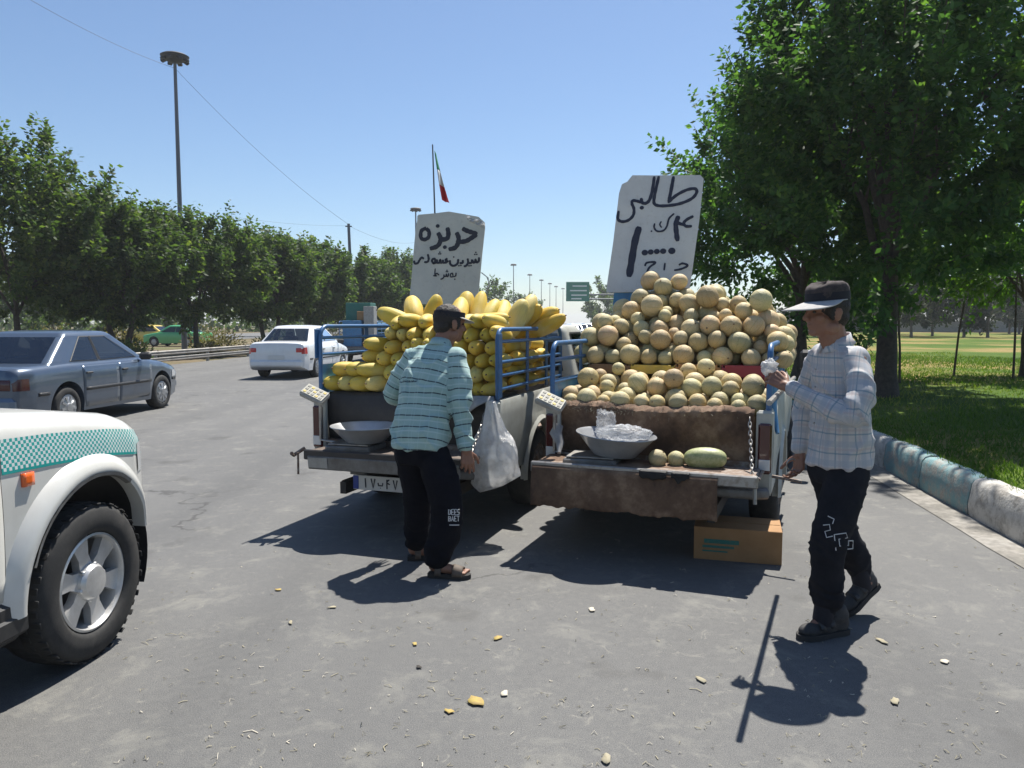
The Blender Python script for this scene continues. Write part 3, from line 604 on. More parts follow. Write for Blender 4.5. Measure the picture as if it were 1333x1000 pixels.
# far belt of trees closing the view on the left (one mass)
def belt(n=9000):
    rng = np.random.default_rng(91); q = rng.random(n); x = -150 + q * 142; yy = 150 - 20 * q + rng.uniform(-6, 6, n); lump = np.array([4.2 + 2.2 * noise.noise(Vector((a * .09, 0, 2))) + 1.1 * noise.noise(Vector((a * .3, 4, 2))) for a in x])
    P = np.stack([x, yy, rng.random(n) ** .8 * lump], -1); V_, F_ = leaf_cloud(P, rng.normal(size=(n, 3)), 1.0, .7, rng)
    o = link(bpy.data.objects.new('woodland', arr_mesh('woodland', V_, F_, 'leaf_row', rng.random(n))), kind='stuff'); tag(o, 'far belt of trees closing the view beyond the far carriageway', 'woodland')
belt()

# ------------------------------------------------------------------ wheels and generic car
def make_wheel(parent, loc, r, w, style='cap', side=1, rim=.62, steer=0):
    """wheel > tyre, rim ; axis along local x, outer face towards side*x"""
    o = bpy.data.objects.new('wheel', None); link(o, parent); o.location = loc; o.rotation_euler = (0, 0, R(steer))
    RM = Matrix.Rotation(R(90) * side, 4, 'Y')                 # lathe axis z -> +-x
    rr = r * rim; m = MB()
    m.lathe([(rr, -w * .5), (rr + .012, -w * .53), (r * .9, -w * .52), (r * .97, -w * .44), (r, -w * .3), (r, w * .3), (r * .97, w * .44), (r * .9, w * .52), (rr + .03, w * .535), (rr + .012, w * .5), (rr, w * .42), (rr, -w * .5)], 40, RM, cap=False)
    if style == 'alloy':                                         # tread blocks on the shoulder
        for k in range(46):
            a = 2 * math.pi * k / 46; c = RM @ Vector((math.cos(a) * r * .985, math.sin(a) * r * .985, (.36 if k % 2 else .40) * w)); q = (RM.to_3x3() @ Matrix.Rotation(a, 3, 'Z'))
            m.box(c, (.007, r * .08, w * .2), q, .003)
            c = RM @ Vector((math.cos(a + .07) * r * .995, math.sin(a + .07) * r * .995, 0)); m.box(c, (.008, r * .085, w * .42), q, .003)
    m.build('tyre', 'tyre', o, 40)
    m = MB(); rw = .46 * w
    if style == 'alloy':
        m.lathe([(rr, rw), (rr * .955, rw + .004), (rr * .93, rw - .012), (rr * .9, rw - .05), (rr * .86, -.2 * w), (rr, -.3 * w)], 48, RM, cap=False)
        for k in range(6):
            a = 2 * math.pi * (k + .25) / 6; poly = [(.05, -.045), (rr * .55, -.034), (rr * .95, -.055), (rr * .95, .055), (rr * .55, .034), (.05, .045)]
            m.prism(poly, RM @ Matrix.Rotation(a, 4, 'Z') @ Matrix.Translation((0, 0, rw - .06)), .038)
        m.lathe([(.085, rw - .05), (.083, rw - .005), (.07, rw + .012), (.045, rw + .016), (.002, rw + .017)], 24, RM)
        for k in range(6):
            a = 2 * math.pi * (k + .75) / 6; m.lathe([(.013, rw - .05), (.013, rw - .005), (.008, rw)], 8, RM @ Matrix.Translation((math.cos(a) * .078, math.sin(a) * .078, 0)))
    else:
        m.lathe([(rr, rw), (rr * .95, rw + .004), (rr * .9, rw - .006), (rr * .8, rw + .006), (rr * .35, rw + .02), (rr * .3, rw + .028), (.003, rw + .03)], 32, RM)
        for k in range(9 if style == 'cap' else 5):
            a = 2 * math.pi * k / (9 if style == 'cap' else 5); m.prism([(rr * .38, -.012), (rr * .85, -.02), (rr * .85, .02), (rr * .38, .012)], RM @ Matrix.Rotation(a, 4, 'Z') @ Matrix.Translation((0, 0, rw + .004)), .016)
    m.build('rim', {'alloy': 'alloy', 'cap': 'hubcap', 'steel': 'rusty'}[style], o, 30)
    m = MB(); m.lathe([(rr * .98, -.28 * w), (rr * .5, -.2 * w), (.01, -.2 * w)], 24, RM); m.build('brake_disc', 'dark_metal', o)
    return o
class Car:
    """lofted body: tables of (y, value) for top height, half width, sill"""
    def __init__(s, top, wid, sill, arches, shoulder=.13, round_=.6, zw=.6, k=.22):
        s.top, s.wid, s.sill, s.ar, s.sh, s.rd, s.zw, s.k = top, wid, sill, arches, shoulder, round_, zw, k
        s.y0, s.y1 = top[0][0], top[-1][0]
    def tb(s, t, y): return float(np.interp(y, [a for a, b in t], [b for a, b in t]))
    def bottom(s, y):
        z = s.tb(s.sill, y)
        for yc, zc, r in s.ar:
            if abs(y - yc) < r: z = max(z, zc + math.sqrt(r * r - (y - yc) ** 2))
        return z
    def side(s, y, z):
        w = s.tb(s.wid, y); zt = s.tb(s.top, y); x = w - s.k * (z - s.zw) ** 2
        zs = zt - s.sh
        if z > zs:
            q = min(1, (z - zs) / s.sh); x0 = w - s.k * (zs - s.zw) ** 2; x = x0 - (1 - math.sqrt(max(0, 1 - q ** 2.2))) * s.sh * 1.1
        return x
    def ring(s, y):
        zb = s.bottom(y); zt = s.tb(s.top, y); w = s.tb(s.wid, y); sh = min(s.sh, max(.02, (zt - zb) * .6)); zs = zt - sh; pts = []
        zsafe = min(zb, zs - .01)
        for q in np.linspace(0, 1, 7): z = zsafe + (zs - zsafe) * q; pts.append((w - s.k * (z - s.zw) ** 2, z))
        x0 = pts[-1][0]
        for q in (.35, .62, .82, .94): pts.append((x0 - (1 - math.sqrt(1 - q ** 2.2)) * sh * 1.1, zs + sh * q))
        xe = pts[-1][0]
        for q in (.93, .7, .4): pts.append((xe * q, zt + (1 - q) * .025))
        R_ = [Vector((x, y, z)) for x, z in pts]; return R_ + [Vector((-p.x, p.y, p.z)) for p in R_[::-1]]
    def stations(s):
        ys = set(np.round(np.linspace(s.y0, s.y1, 40), 3))
        for yc, zc, r in s.ar: ys |= set(np.round(yc + r * np.cos(np.linspace(0, math.pi, 21)), 4)); ys |= {round(yc - r - .004, 4), round(yc + r + .004, 4)}
        for t in (s.top, s.wid, s.sill): ys |= {round(a, 4) for a, b in t}
        ys = sorted(y for y in ys if s.y0 <= y <= s.y1); out = [ys[0]]
        for y in ys[1:]:
            if y - out[-1] > .0025: out.append(y)
        return out
    def shell(s, name, mat, parent):
        m = MB(); m.loft([s.ring(y) for y in s.stations()]); return m.build(name, mat, parent, 32)
    def patch(s, m, ya, yb, za, zb, off=.003, n=(10, 4), mi=0, flip=1):
        """strip lying just off the right (flip=1) or left side"""
        fa = za if callable(za) else (lambda y: za); fb = zb if callable(zb) else (lambda y: zb)
        def fn(u, v):
            y = ya + (yb - ya) * u; z = fa(y) + (fb(y) - fa(y)) * v; return Vector((flip * (s.side(y, z) + off), y, z))
        return m.grid(fn, n[0], n[1], mi)
def rrect(x0, x1, hw, z, r, n=5):
    """rounded rectangle ring in plan: y from x0..x1, x +-hw"""
    pts = []
    for cx, cy, a0 in ((hw - r, x1 - r, 0), (-hw + r, x1 - r, 90), (-hw + r, x0 + r, 180), (hw - r, x0 + r, 270)):
        for k in range(n): a = R(a0 + 90 * k / (n - 1)); pts.append(Vector((cx + r * math.cos(a), cy + r * math.sin(a), z)))
    return pts
class Cabin:
    def __init__(s, zb, zt, yb, yt, wb, wt, r=.1): s.zb, s.zt, s.yb, s.yt, s.wb, s.wt, s.r = zb, zt, yb, yt, wb, wt, r
    def lv(s, t): return [a + (b - a) * t for a, b in zip((s.yb[0], s.yb[1], s.wb, s.zb), (s.yt[0], s.yt[1], s.wt, s.zt))]
    def shell(s, mat, parent, name='cabin'):
        m = MB(); rings = []
        for t in (-.06, 0, .3, .6, .86):
            a, b, w, z = s.lv(t); rings.append(rrect(a, b, w, z, s.r))
        a, b, w, z = s.lv(.86); a1, b1, w1, z1 = s.lv(1)
        for q, dz in ((.35, .5), (.65, .8), (1, 1)): rings.append(rrect(a + (a1 - a) * q + .02 * q, b + (b1 - b) * q - .02 * q, w + (w1 - w) * q - .05 * q, z + (z1 - z) * dz, s.r))
        rings.append(rrect(a1 + .2, b1 - .2, w1 - .3, z1 + .025, s.r)); m.loft(rings); return m.build(name, mat, parent, 40)
    def open_shell(s, mat, parent, side_polys, name='roof'):
        """roof, pillars and rails with real openings between them"""
        m = MB(); rings = []
        for t in (.84, .86):
            a, b, w, z = s.lv(t); rings.append(rrect(a, b, w, z, s.r))
        a, b, w, z = s.lv(.86); a1, b1, w1, z1 = s.lv(1)
        for q, dz in ((.35, .5), (.65, .8), (1, 1)): rings.append(rrect(a + (a1 - a) * q + .02 * q, b + (b1 - b) * q - .02 * q, w + (w1 - w) * q - .05 * q, z + (z1 - z) * dz, s.r))
        rings.append(rrect(a1 + .2, b1 - .2, w1 - .3, z1 + .025, s.r)); m.loft(rings); m.build(name, mat, parent, 40)
        m = MB(); m.loft([rrect(*(lambda q: (q[0], q[1], q[2], q[3], s.r))(s.lv(t))) for t in (-.06, 0, .09)], cap=False); m.build('waist_rail', mat, parent, 40)
        N = 5                                                        # corner pillars follow the rounded corners
        for ci in range(4):
            m = MB(); rr = []
            for t in np.linspace(.08, .85, 6):
                a, b, w, z = s.lv(t); ring = rrect(a, b, w, z, s.r); c = ring[ci * N:(ci + 1) * N]; cc = Vector((0, (a + b) / 2, z)); f_ = side_polys['lo'] if ci in (2, 3) else side_polys['hi']; k = (t - .08) / .77
                f = f_[0] + (f_[1] - f_[0]) * k; sg = 1 if ci in (0, 3) else -1; e1 = Vector((sg * w, a + (b - a) * f, z)); ex = c[1].copy() if False else None
                end = Vector((sg * w * .86, b if ci in (0, 1) else a, z)); row = c if ci in (0, 2) else c
                row = ([e1] + row + [end]) if ci in (0, 2) else ([end] + row + [e1]); rr.append(row + [p + (cc - p) * .05 for p in row[::-1]])
            m.loft(rr); m.build('pillar', mat, parent, 40)
        for sg in (1, -1):
            for f0, f1 in side_polys['mid']:
                m = MB(); rr = []
                for t in np.linspace(.08, .85, 4): p0 = s.side_pt(f0, t, sg, 0); p1 = s.side_pt(f1, t, sg, 0); rr.append([p0, p1, p1 - Vector((sg * .05, 0, 0)), p0 - Vector((sg * .05, 0, 0))])
                m.loft(rr); m.build('pillar', 'black_plastic', parent, 40)
    def side_pt(s, f, t, sg, off=.006):
        """f: fraction along length at height t, on a side"""
        a, b, w, z = s.lv(t); return Vector((sg * (w + off), a + (b - a) * f, z))
    def side_pane(s, parent, poly, sg, mat='car_glass_dark', name='side_window', frame='black_plastic'):
        pts = [s.side_pt(f, t, sg) for f, t in poly]; c = sum(pts, Vector()) / len(pts)
        if frame:
            m = MB(); n = len(pts); out = [c + (p - c) * 1.06 + Vector((sg * -.001, 0, 0)) for p in pts]; inn = [c + (p - c) * .985 + Vector((sg * .004, 0, 0)) for p in pts]
            m.add(out + inn, [(i, (i + 1) % n, n + (i + 1) % n, n + i) for i in range(n)]); m.build('window_seal', frame, parent, 0)
        m = MB(); m.add(pts, [tuple(range(len(pts)))]); return m.build(name, mat, parent, 0)
    def end_pane(s, parent, front, f0=-.86, f1=.86, t0=.08, t1=.84, mat='car_glass_dark', name='windscreen'):
        def fn(u, v):
            t = t0 + (t1 - t0) * v; a, b, w, z = s.lv(t); x = (f0 + (f1 - f0) * u); e = abs(x) ** 3 * .0
            return Vector((x * w, (b + .006 if front else a - .006), z))
        m = MB(); m.grid(fn, 5, 4); o = m.build(name, mat, parent, 40)
        return o
def bar(m, a, b, r=.012, seg=8): m.tube([a, b], r, seg)

def make_sedan(name, label, loc, rz, paint, Lg=4.4, style='cap', group=None, lens='red_lens', light=False, glass='car_glass_dark', hatch=False, tall=0):
    t = thing(name, label, 'car', loc, rz, group); f0 = .97; f1 = Lg - .82; r = .305
    c = Car([(0, .80 + tall), (.03, .9 + tall), (.12, .93 + tall), (.85, .955 + tall), (1.2, .96 + tall * .3), (2.9, .96), (3.15, .94), (3.6, .87), (4.1, .78), (4.3, .7), (Lg - .02, .6), (Lg, .55)],
            [(0, .70), (.05, .78), (.3, .83), (1.2, .855), (3.2, .855), (3.9, .82), (4.2, .76), (4.35, .66), (Lg, .58)], [(0, .33), (.3, .23), (4.0, .2), (Lg, .3)],
            [(f0, .32, .37), (f1, .32, .37)])
    c.shell('body', paint, t)
    cb = Cabin(.93 + tall * .6, 1.41 + tall * .6, (.62 if not hatch else .15, 3.18), (1.32 if not hatch else .5, 2.42), .77, .57, .1 + tall)
    if light: cb.shell(paint, t)
    else:
        cb.open_shell(paint, t, {'lo': (.19, .29), 'hi': (.91, .79), 'mid': [(.465, .505)]}); m = MB(); m.box((0, 1.95, .975 + tall * .4), (1.4, 2.3, .02)); m.box((0, 2.85, .99), (1.36, .4, .1), None, .04); m.build('cabin_trim', 'interior', t)
    m = MB(); m.box((0, Lg / 2, .4), (1.24, Lg - .8, .3)); m.build('underbody_block', 'interior', t)  # dark inner box added between the wheels to block light under the body
    for sg in (1, -1):
        for y in (f0, f1): make_wheel(t, (sg * .74, y, r), r, .19, style, sg)
        gm = 'car_glass_dark' if light else 'car_glass'; cb.side_pane(t, [(.2, .1), (.47, .08), (.47, .84), (.3, .84)], sg, gm); cb.side_pane(t, [(.5, .08), (.9, .1), (.78, .84), (.5, .84)], sg, gm)
        if light: continue
        for (ya, yb) in ((1.32, 2.24), (2.26, 3.22)):           # doors drawn by their gaps, each its own panel
            m = MB(); c.patch(m, ya, yb, lambda y: max(.27, c.bottom(y) + .03), .9, .004, (14, 8), flip=sg); d = m.build('door', paint, t, 60, fix=False); solid(d, .004)
            m = MB(); m.box((sg * (c.side(ya + .12, .8) + .018), ya + .14, .79), (.03, .15, .03), None, .01); m.build('handle', 'black_plastic', d)
        m = MB(); c.patch(m, .35, f0 - .4, .52, .57, .012, (5, 2), flip=sg); c.patch(m, f0 + .4, f1 - .4, .52, .57, .012, (14, 2), flip=sg); c.patch(m, f1 + .4, Lg - .25, .5, .55, .012, (5, 2), flip=sg)
        solid(m.build('side_moulding', 'black_plastic', t, 60, fix=False), .02)
        m = MB(); m.box((sg * .9, 2.95, .98), (.2, .09, .13), rot(0, 0, sg * 12), .035); m.build('mirror', 'black_plastic', t)
        m = MB(); c.patch(m, Lg - .42, Lg - .05, .56, .68, .006, (6, 3), flip=sg); m.build('headlight', 'clear_lens', t, 60, fix=False)
        m = MB(); c.patch(m, .004, .2, .62 + tall, .78 + tall * 1.2, .008, (5, 3), flip=sg); m.box((sg * (.52 if not tall else .64), -.004 if not tall else .0, .70 + tall * 1.3), (.34 if not tall else .16, .03, .15 if not tall else .12), None, .012); m.build('taillight', lens, t, 60)
    if not light: glass = 'car_glass'
    cb.end_pane(t, True, mat=glass); cb.end_pane(t, False, mat=glass, name='rear_window')
    m = MB(); m.box((0, .02, .43), (1.5, .16, .2), None, .05); m.build('rear_bumper', paint if paint != 'navy_paint' else 'car_bluegrey', t)
    m = MB(); m.box((0, Lg - .02, .4), (1.3, .2, .2), None, .06); m.build('front_bumper', paint, t)
    m = MB(); m.box((0, -.012, .60), (.46, .012, .11), None, .003); m.build('number_plate', 'plate_white', t)
    if not light:
        m = MB(); m.box((.0, 1.75, .62), (1.1, .5, .45), None, .08)
        for q in (-.36, .36): m.box((q, 2.05, .85), (.46, .14, .62), rot(-12, 0, 0), .05); m.box((q, 1.99, 1.2), (.24, .09, .16), None, .04)
        m.build('seat', 'seat_fabric', t)
    return t
def rzh(deg): return -R(deg)            # heading clockwise from +Y -> blender z rotation
make_sedan('sedan', 'dark blue grey sedan driving past on the road, near side doors showing', (-7.45, 10.37, 0), rzh(4.5), 'navy_paint')
make_sedan('sedan', 'white sedan with red taillights seen from behind beside the guard rail', (-6.45, 21.0, 0), rzh(4.5), 'car_white', 4.2, lens='bright_red_lens', tall=.075)
make_sedan('taxi', 'bright green car beyond the guard rail behind the median trunks', (-20.6, 52, -.05), rzh(-82), 'car_green', 4.2, light=True)
make_sedan('taxi', 'yellow car half hidden by the guard rail and the dark sedan', (-28.5, 57, -.05), rzh(98), 'car_yellow', 4.2, light=True)
# traffic far ahead
fars = [('car_white', 'white'), ('car_silver', 'silver'), ('car_white', 'white'), ('car_dark', 'black'), ('car_bluegrey', 'blue grey'), ('car_silver', 'silver')]
protos = {}
def far_car(k, px, d):
    paint, nm = fars[k % 6]; loc = ((px - 667) / 1000 * d, d, 0); lb = 'small distant %s car in the traffic ahead, between the two loads' % nm
    if paint not in protos: protos[paint] = make_sedan('distant_car', lb, loc, rzh(4.5), paint, 4.3, group='distant traffic', light=True)
    else:
        o = copy_tree(protos[paint]); o.location = loc
for k, (px, d) in enumerate([(735, 44), (742, 55), (748, 63), (738, 72), (757, 80), (746, 92), (765, 100), (752, 118), (742, 126), (762, 140), (751, 158), (744, 176), (757, 190), (748, 215), (754, 240), (696, 64), (706, 90)]): far_car(k, px, d)

# ------------------------------------------------------------------ white and teal patrol SUV at the left edge
def make_suv():
    rz = rzh(7); t = thing('patrol_suv', 'white four wheel drive with teal checkered band and alloy wheel, front corner', 'car', (-3.19, .06, 0), rz)
    fw, rw = 3.55, .95; r = .362
    c = Car([(0, 1.0), (.04, 1.15), (.3, 1.2), (2.2, 1.22), (2.6, 1.215), (3.0, 1.2), (3.5, 1.15), (3.85, 1.1), (4.05, 1.04), (4.17, .95), (4.24, .82), (4.28, .7)],
            [(0, .72), (.1, .8), (.5, .83), (3.3, .83), (3.7, .82), (3.95, .785), (4.1, .72), (4.2, .61), (4.28, .45)], [(0, .5), (.4, .36), (3.1, .36), (3.2, .38), (4.0, .42), (4.28, .46)],
            [(rw, .4, .47), (fw, .4, .47)], shoulder=.12, zw=.75, k=.12)
    c.shell('body', 'suv_white', t)
    cb = Cabin(1.19, 1.82, (.08, 2.72), (.25, 1.95), .76, .62); cb.shell('suv_white', t)
    m = MB(); m.box((0, 2.1, .5), (1.1, 3.4, .42)); m.build('underbody_block', 'interior', t)  # added dark box that stops light passing through the wheel arches
    for sg in (1, -1):
        make_wheel(t, (sg * .735, fw - .03, r), r, .235, 'alloy', sg, .62); make_wheel(t, (sg * .735, rw, r), r, .245, 'alloy', sg, .6)
        for yc in (fw, rw):                                       # flared arches
            m = MB(); rings = []
            for a in np.linspace(-4, 168, 40):
                ca, sa = math.cos(R(a)), math.sin(R(a)); row = []
                for rad, off in ((.455, -.03), (.452, .04), (.465, .048), (.49, .044), (.515, .03), (.54, .008), (.555, -.01)):
                    y = yc - rad * ca * 1.0; z = .4 + rad * sa; yy = min(max(y, c.y0 + .03), c.y1 - .02); x = c.side(yy, min(z, c.tb(c.top, yy) - .1))
                    row.append(Vector((sg * (x + off), y, z)))
                rings.append(row)
            m.loft(rings, closed=False, cap=False); m.build('arch_flare', 'suv_white', t, 50)
            m = MB(); rings = []
            for a in np.linspace(-25, 205, 30):
                ca, sa = math.cos(R(a)), math.sin(R(a)); rings.append([Vector((sg * x, yc - .458 * ca, .4 + .458 * sa)) for x in (.8, .4)])
            m.loft(rings, closed=False, cap=False); m.build('arch_liner', 'black_plastic', t, 50)
            m = MB(); rings = []
            for a in np.linspace(20, 125, 26):
                ca, sa = math.cos(R(a)), math.sin(R(a)); q = .006 * nz((a * .2, yc, 0), 3); rings.append([Vector((sg * (c.side(min(max(yc - .46 * ca, .05), 4.2), .8) + .046 + o2), yc - rr * ca, .4 + rr * sa)) for rr, o2 in ((.44 + q, -.02), (.446, .003), (.462 + q, .005))])
            m.loft(rings, closed=False, cap=False); m.build('arch_trim', 'grey_metal', t, 50)
        # checker band from door to headlight, teal line under it
        zt = lambda y: float(np.interp(y, [.3, 2.9, 3.3, 3.7, 4.1], [1.10, 1.10, 1.08, 1.045, .985])); zb = lambda y: float(np.interp(y, [.3, 2.9, 3.3, 3.7, 4.1], [.97, .97, .955, .93, .87]))
        m = MB(); ny, nzv = 60, 4; c.patch(m, 3.035, 4.12, zb, zt, .0035, (ny, nzv), flip=sg); o = m.build('checker_band', 'checker_band', t, 60, fix=False)
        setuv(o.data, [((3.035 + 1.085 * (i // nzv) / (ny - 1)) / .0145, (i % nzv) / (nzv - 1) * 9 - .001, .5) for i in range(ny * nzv)])
        m = MB(); c.patch(m, 3.035, 4.1, lambda y: zb(y) - .012, lambda y: zb(y) - .0005, .0035, (40, 2), flip=sg); m.build('band_edge', 'teal_band', t, 60, fix=False)
        # door panel with its own band
        for ya, yb in ((1.95, 3.02), (1.1, 1.92)):
            m = MB(); c.patch(m, ya, yb, lambda y: max(.42, c.bottom(y) + .09), 1.17, .006, (16, 10), flip=sg); d = m.build('door', 'suv_white', t, 60, fix=False); solid(d, .008)
            m = MB(); c.patch(m, yb + .001, yb + .008, lambda y: max(.42, c.bottom(y) + .09), 1.17, .002, (2, 10), flip=sg); m.build('door_gap', 'interior', t, 60, fix=False)
            m = MB(); c.patch(m, ya + .002, yb - .002, zb, zt, .0095, (30, nzv), flip=sg); o = m.build('checker_band', 'checker_band', d, 60, fix=False)
            setuv(o.data, [((ya + (yb - ya) * (i // nzv) / 29) / .0145, (i % nzv) / (nzv - 1) * 9 - .001, .5) for i in range(30 * nzv)])
            m = MB(); m.box((sg * (c.side(ya + .1, .93) + .03), ya + .16, .93), (.03, .18, .04), None, .012); m.build('handle', 'suv_white', d)
        m = MB(); c.patch(m, 3.13, 3.19, .885, .94, .014, (4, 4), flip=sg); solid(m.build('side_marker', 'orange_lens', t, 60, fix=False), .014)
        m = MB(); c.patch(m, 4.0, 4.2, .78, .93, .006, (8, 5), flip=sg); m.build('headlight', 'clear_lens', t, 60, fix=False)
        m = MB(); m.box((sg * .8, 2.2, .34), (.1, 1.85, .1), None, .02); m.build('sill', 'black_plastic', t)
        m = MB(); m.box((sg * .77, 3.02, .36), (.14, .13, .17), None, .02); m.build('mud_flap', 'black_plastic', t)
        cb.side_pane(t, [(.06, .06), (.32, .06), (.34, .84), (.1, .84)], sg); cb.side_pane(t, [(.34, .06), (.62, .06), (.68, .84), (.37, .84)], sg); cb.side_pane(t, [(.65, .06), (.96, .06), (.95, .84), (.71, .84)], sg)
        m = MB(); m.box((sg * .96, 2.5, 1.28), (.2, .12, .18), None, .04); m.build('mirror', 'black_plastic', t)
        m = MB(); m.box((sg * .7, .03, .95), (.16, .06, .34), None, .015); m.build('taillight', 'red_lens', t)
    cb.end_pane(t, True); cb.end_pane(t, False, name='rear_window')
    m = MB(); m.box((0, 4.2, .55), (1.15, .3, .24), None, .09); m.build('front_bumper', 'suv_white', t)
    m = MB(); m.box((0, 4.265, .78), (.8, .06, .14), None, .02); m.build('grille', 'black_plastic', t)
    m = MB(); m.box((0, -.02, .52), (1.5, .2, .2), None, .06); m.build('rear_bumper', 'black_plastic', t)
make_suv()

# ------------------------------------------------------------------ pickup trucks
BW, BL, ZF, ZT = .78, 2.3, .63, .98       # half width, bed length, bed floor and rim height
def arch_side(parent, sg, mat):
    """one bed side with the wheel arch cut out, real thickness"""
    m = MB(); ya, r = .98, .43; ys = sorted(set(list(np.linspace(0, BL, 26)) + list(np.round(ya + r * np.cos(np.linspace(0, math.pi, 19)), 4)))); rings = []
    for y in ys:
        zb = .42
        if abs(y - ya) < r: zb = max(zb, .3 + math.sqrt(r * r - (y - ya) ** 2))
        zs = np.array([zb, zb + .02, zb + (ZT - zb) * .3, .80 if zb < .78 else zb + .05, ZT - .11, ZT - .03, ZT]); xs = []
        for z in zs: xs.append(BW + .02 * math.exp(-((z - .72) / .07) ** 2) - .10 * (z - .72) ** 2)
        xs[-1] -= .012
        rings.append([Vector((sg * x, y, z)) for x, z in zip(xs, zs)] + [Vector((sg * (BW - .06), y, ZT)), Vector((sg * (BW - .06), y, zb))])
    m.loft(rings); o = m.build('bed_side', mat, parent, 35)
    m = MB(); rr = []
    for a in np.linspace(0, 180, 22):
        rr.append([Vector((sg * x, ya - q * math.cos(R(a)), .3 + q * math.sin(R(a)))) for x, q in ((BW - .03, .432), (BW + .03, .43), (BW + .035, .445), (BW + .012, .475))])
    m.loft(rr, closed=False, cap=False); m.build('arch_lip', mat, parent, 50)
    return o
def chain(name, parent, a, b, n=None, mat='steel', sag=.04):
    a, b = Vector(a), Vector(b); n = n or int((b - a).length / .03); m = MB()
    pt = lambda q: a.lerp(b, q) - Vector((0, 0, sag * 4 * q * (1 - q)))
    for k in range(n):
        p0, p1 = pt((k - .25) / n), pt((k + 1.25) / n); c = (p0 + p1) / 2; d = (p1 - p0); ln = d.length / 2; d.normalize(); u, v = frame_for(d); w = u if k % 2 else v
        m.tube([c + d * ln * math.cos(q) + w * .0095 * math.sin(q) for q in np.linspace(0, 2 * math.pi, 11)], .0032, 5, False)
    return m.build(name, mat, parent)
def rails(parent, name, sg, y0, y1, z0, z1, zs, verts, r=.017, plate=None, sheet=None, mat='blue_paint', back=True):
    """one stake side: each tube a part"""
    x = sg * (BW - .035); fr = bpy.data.objects.new(name, None); link(fr, parent)
    m = MB(); cr = .09
    pts = [(x, y0, z0)] + [(x, y0, z1 - cr + cr * math.sin(a)) if False else (x, y0 + cr - cr * math.cos(a), z1 - cr + cr * math.sin(a)) for a in np.linspace(0, math.pi / 2, 6)] + [(x, y1 - cr + cr * math.sin(a), z1 - cr + cr * math.cos(a)) for a in np.linspace(0, math.pi / 2, 6)] + [(x, y1, z0)]
    m.tube(pts, r, 10); m.build('frame_tube', mat, fr, 60)
    for z in zs:
        m = MB(); bar(m, (x, y0, z), (x, y1, z), r * .8, 8); m.build('rail', mat, fr, 60)
    for y in verts:
        m = MB(); m.box((x - sg * .004, y, (z0 + z1) / 2), (.012, .055, z1 - z0 - .03), None, .003); m.build('upright', mat, fr)
    if plate:
        m = MB(); m.box((x + sg * .021, y0 - .005, (plate[0] + plate[1]) / 2), (.012, .075, plate[1] - plate[0]), None, .003); m.build('end_plate', mat, fr)
    if sheet:
        m = MB(); m.box((x, (y0 + y1) / 2, (sheet[0] + sheet[1]) / 2), (.008, y1 - y0 - .03, sheet[1] - sheet[0])); m.build('side_sheet', 'blue_sheet', fr)
    return fr
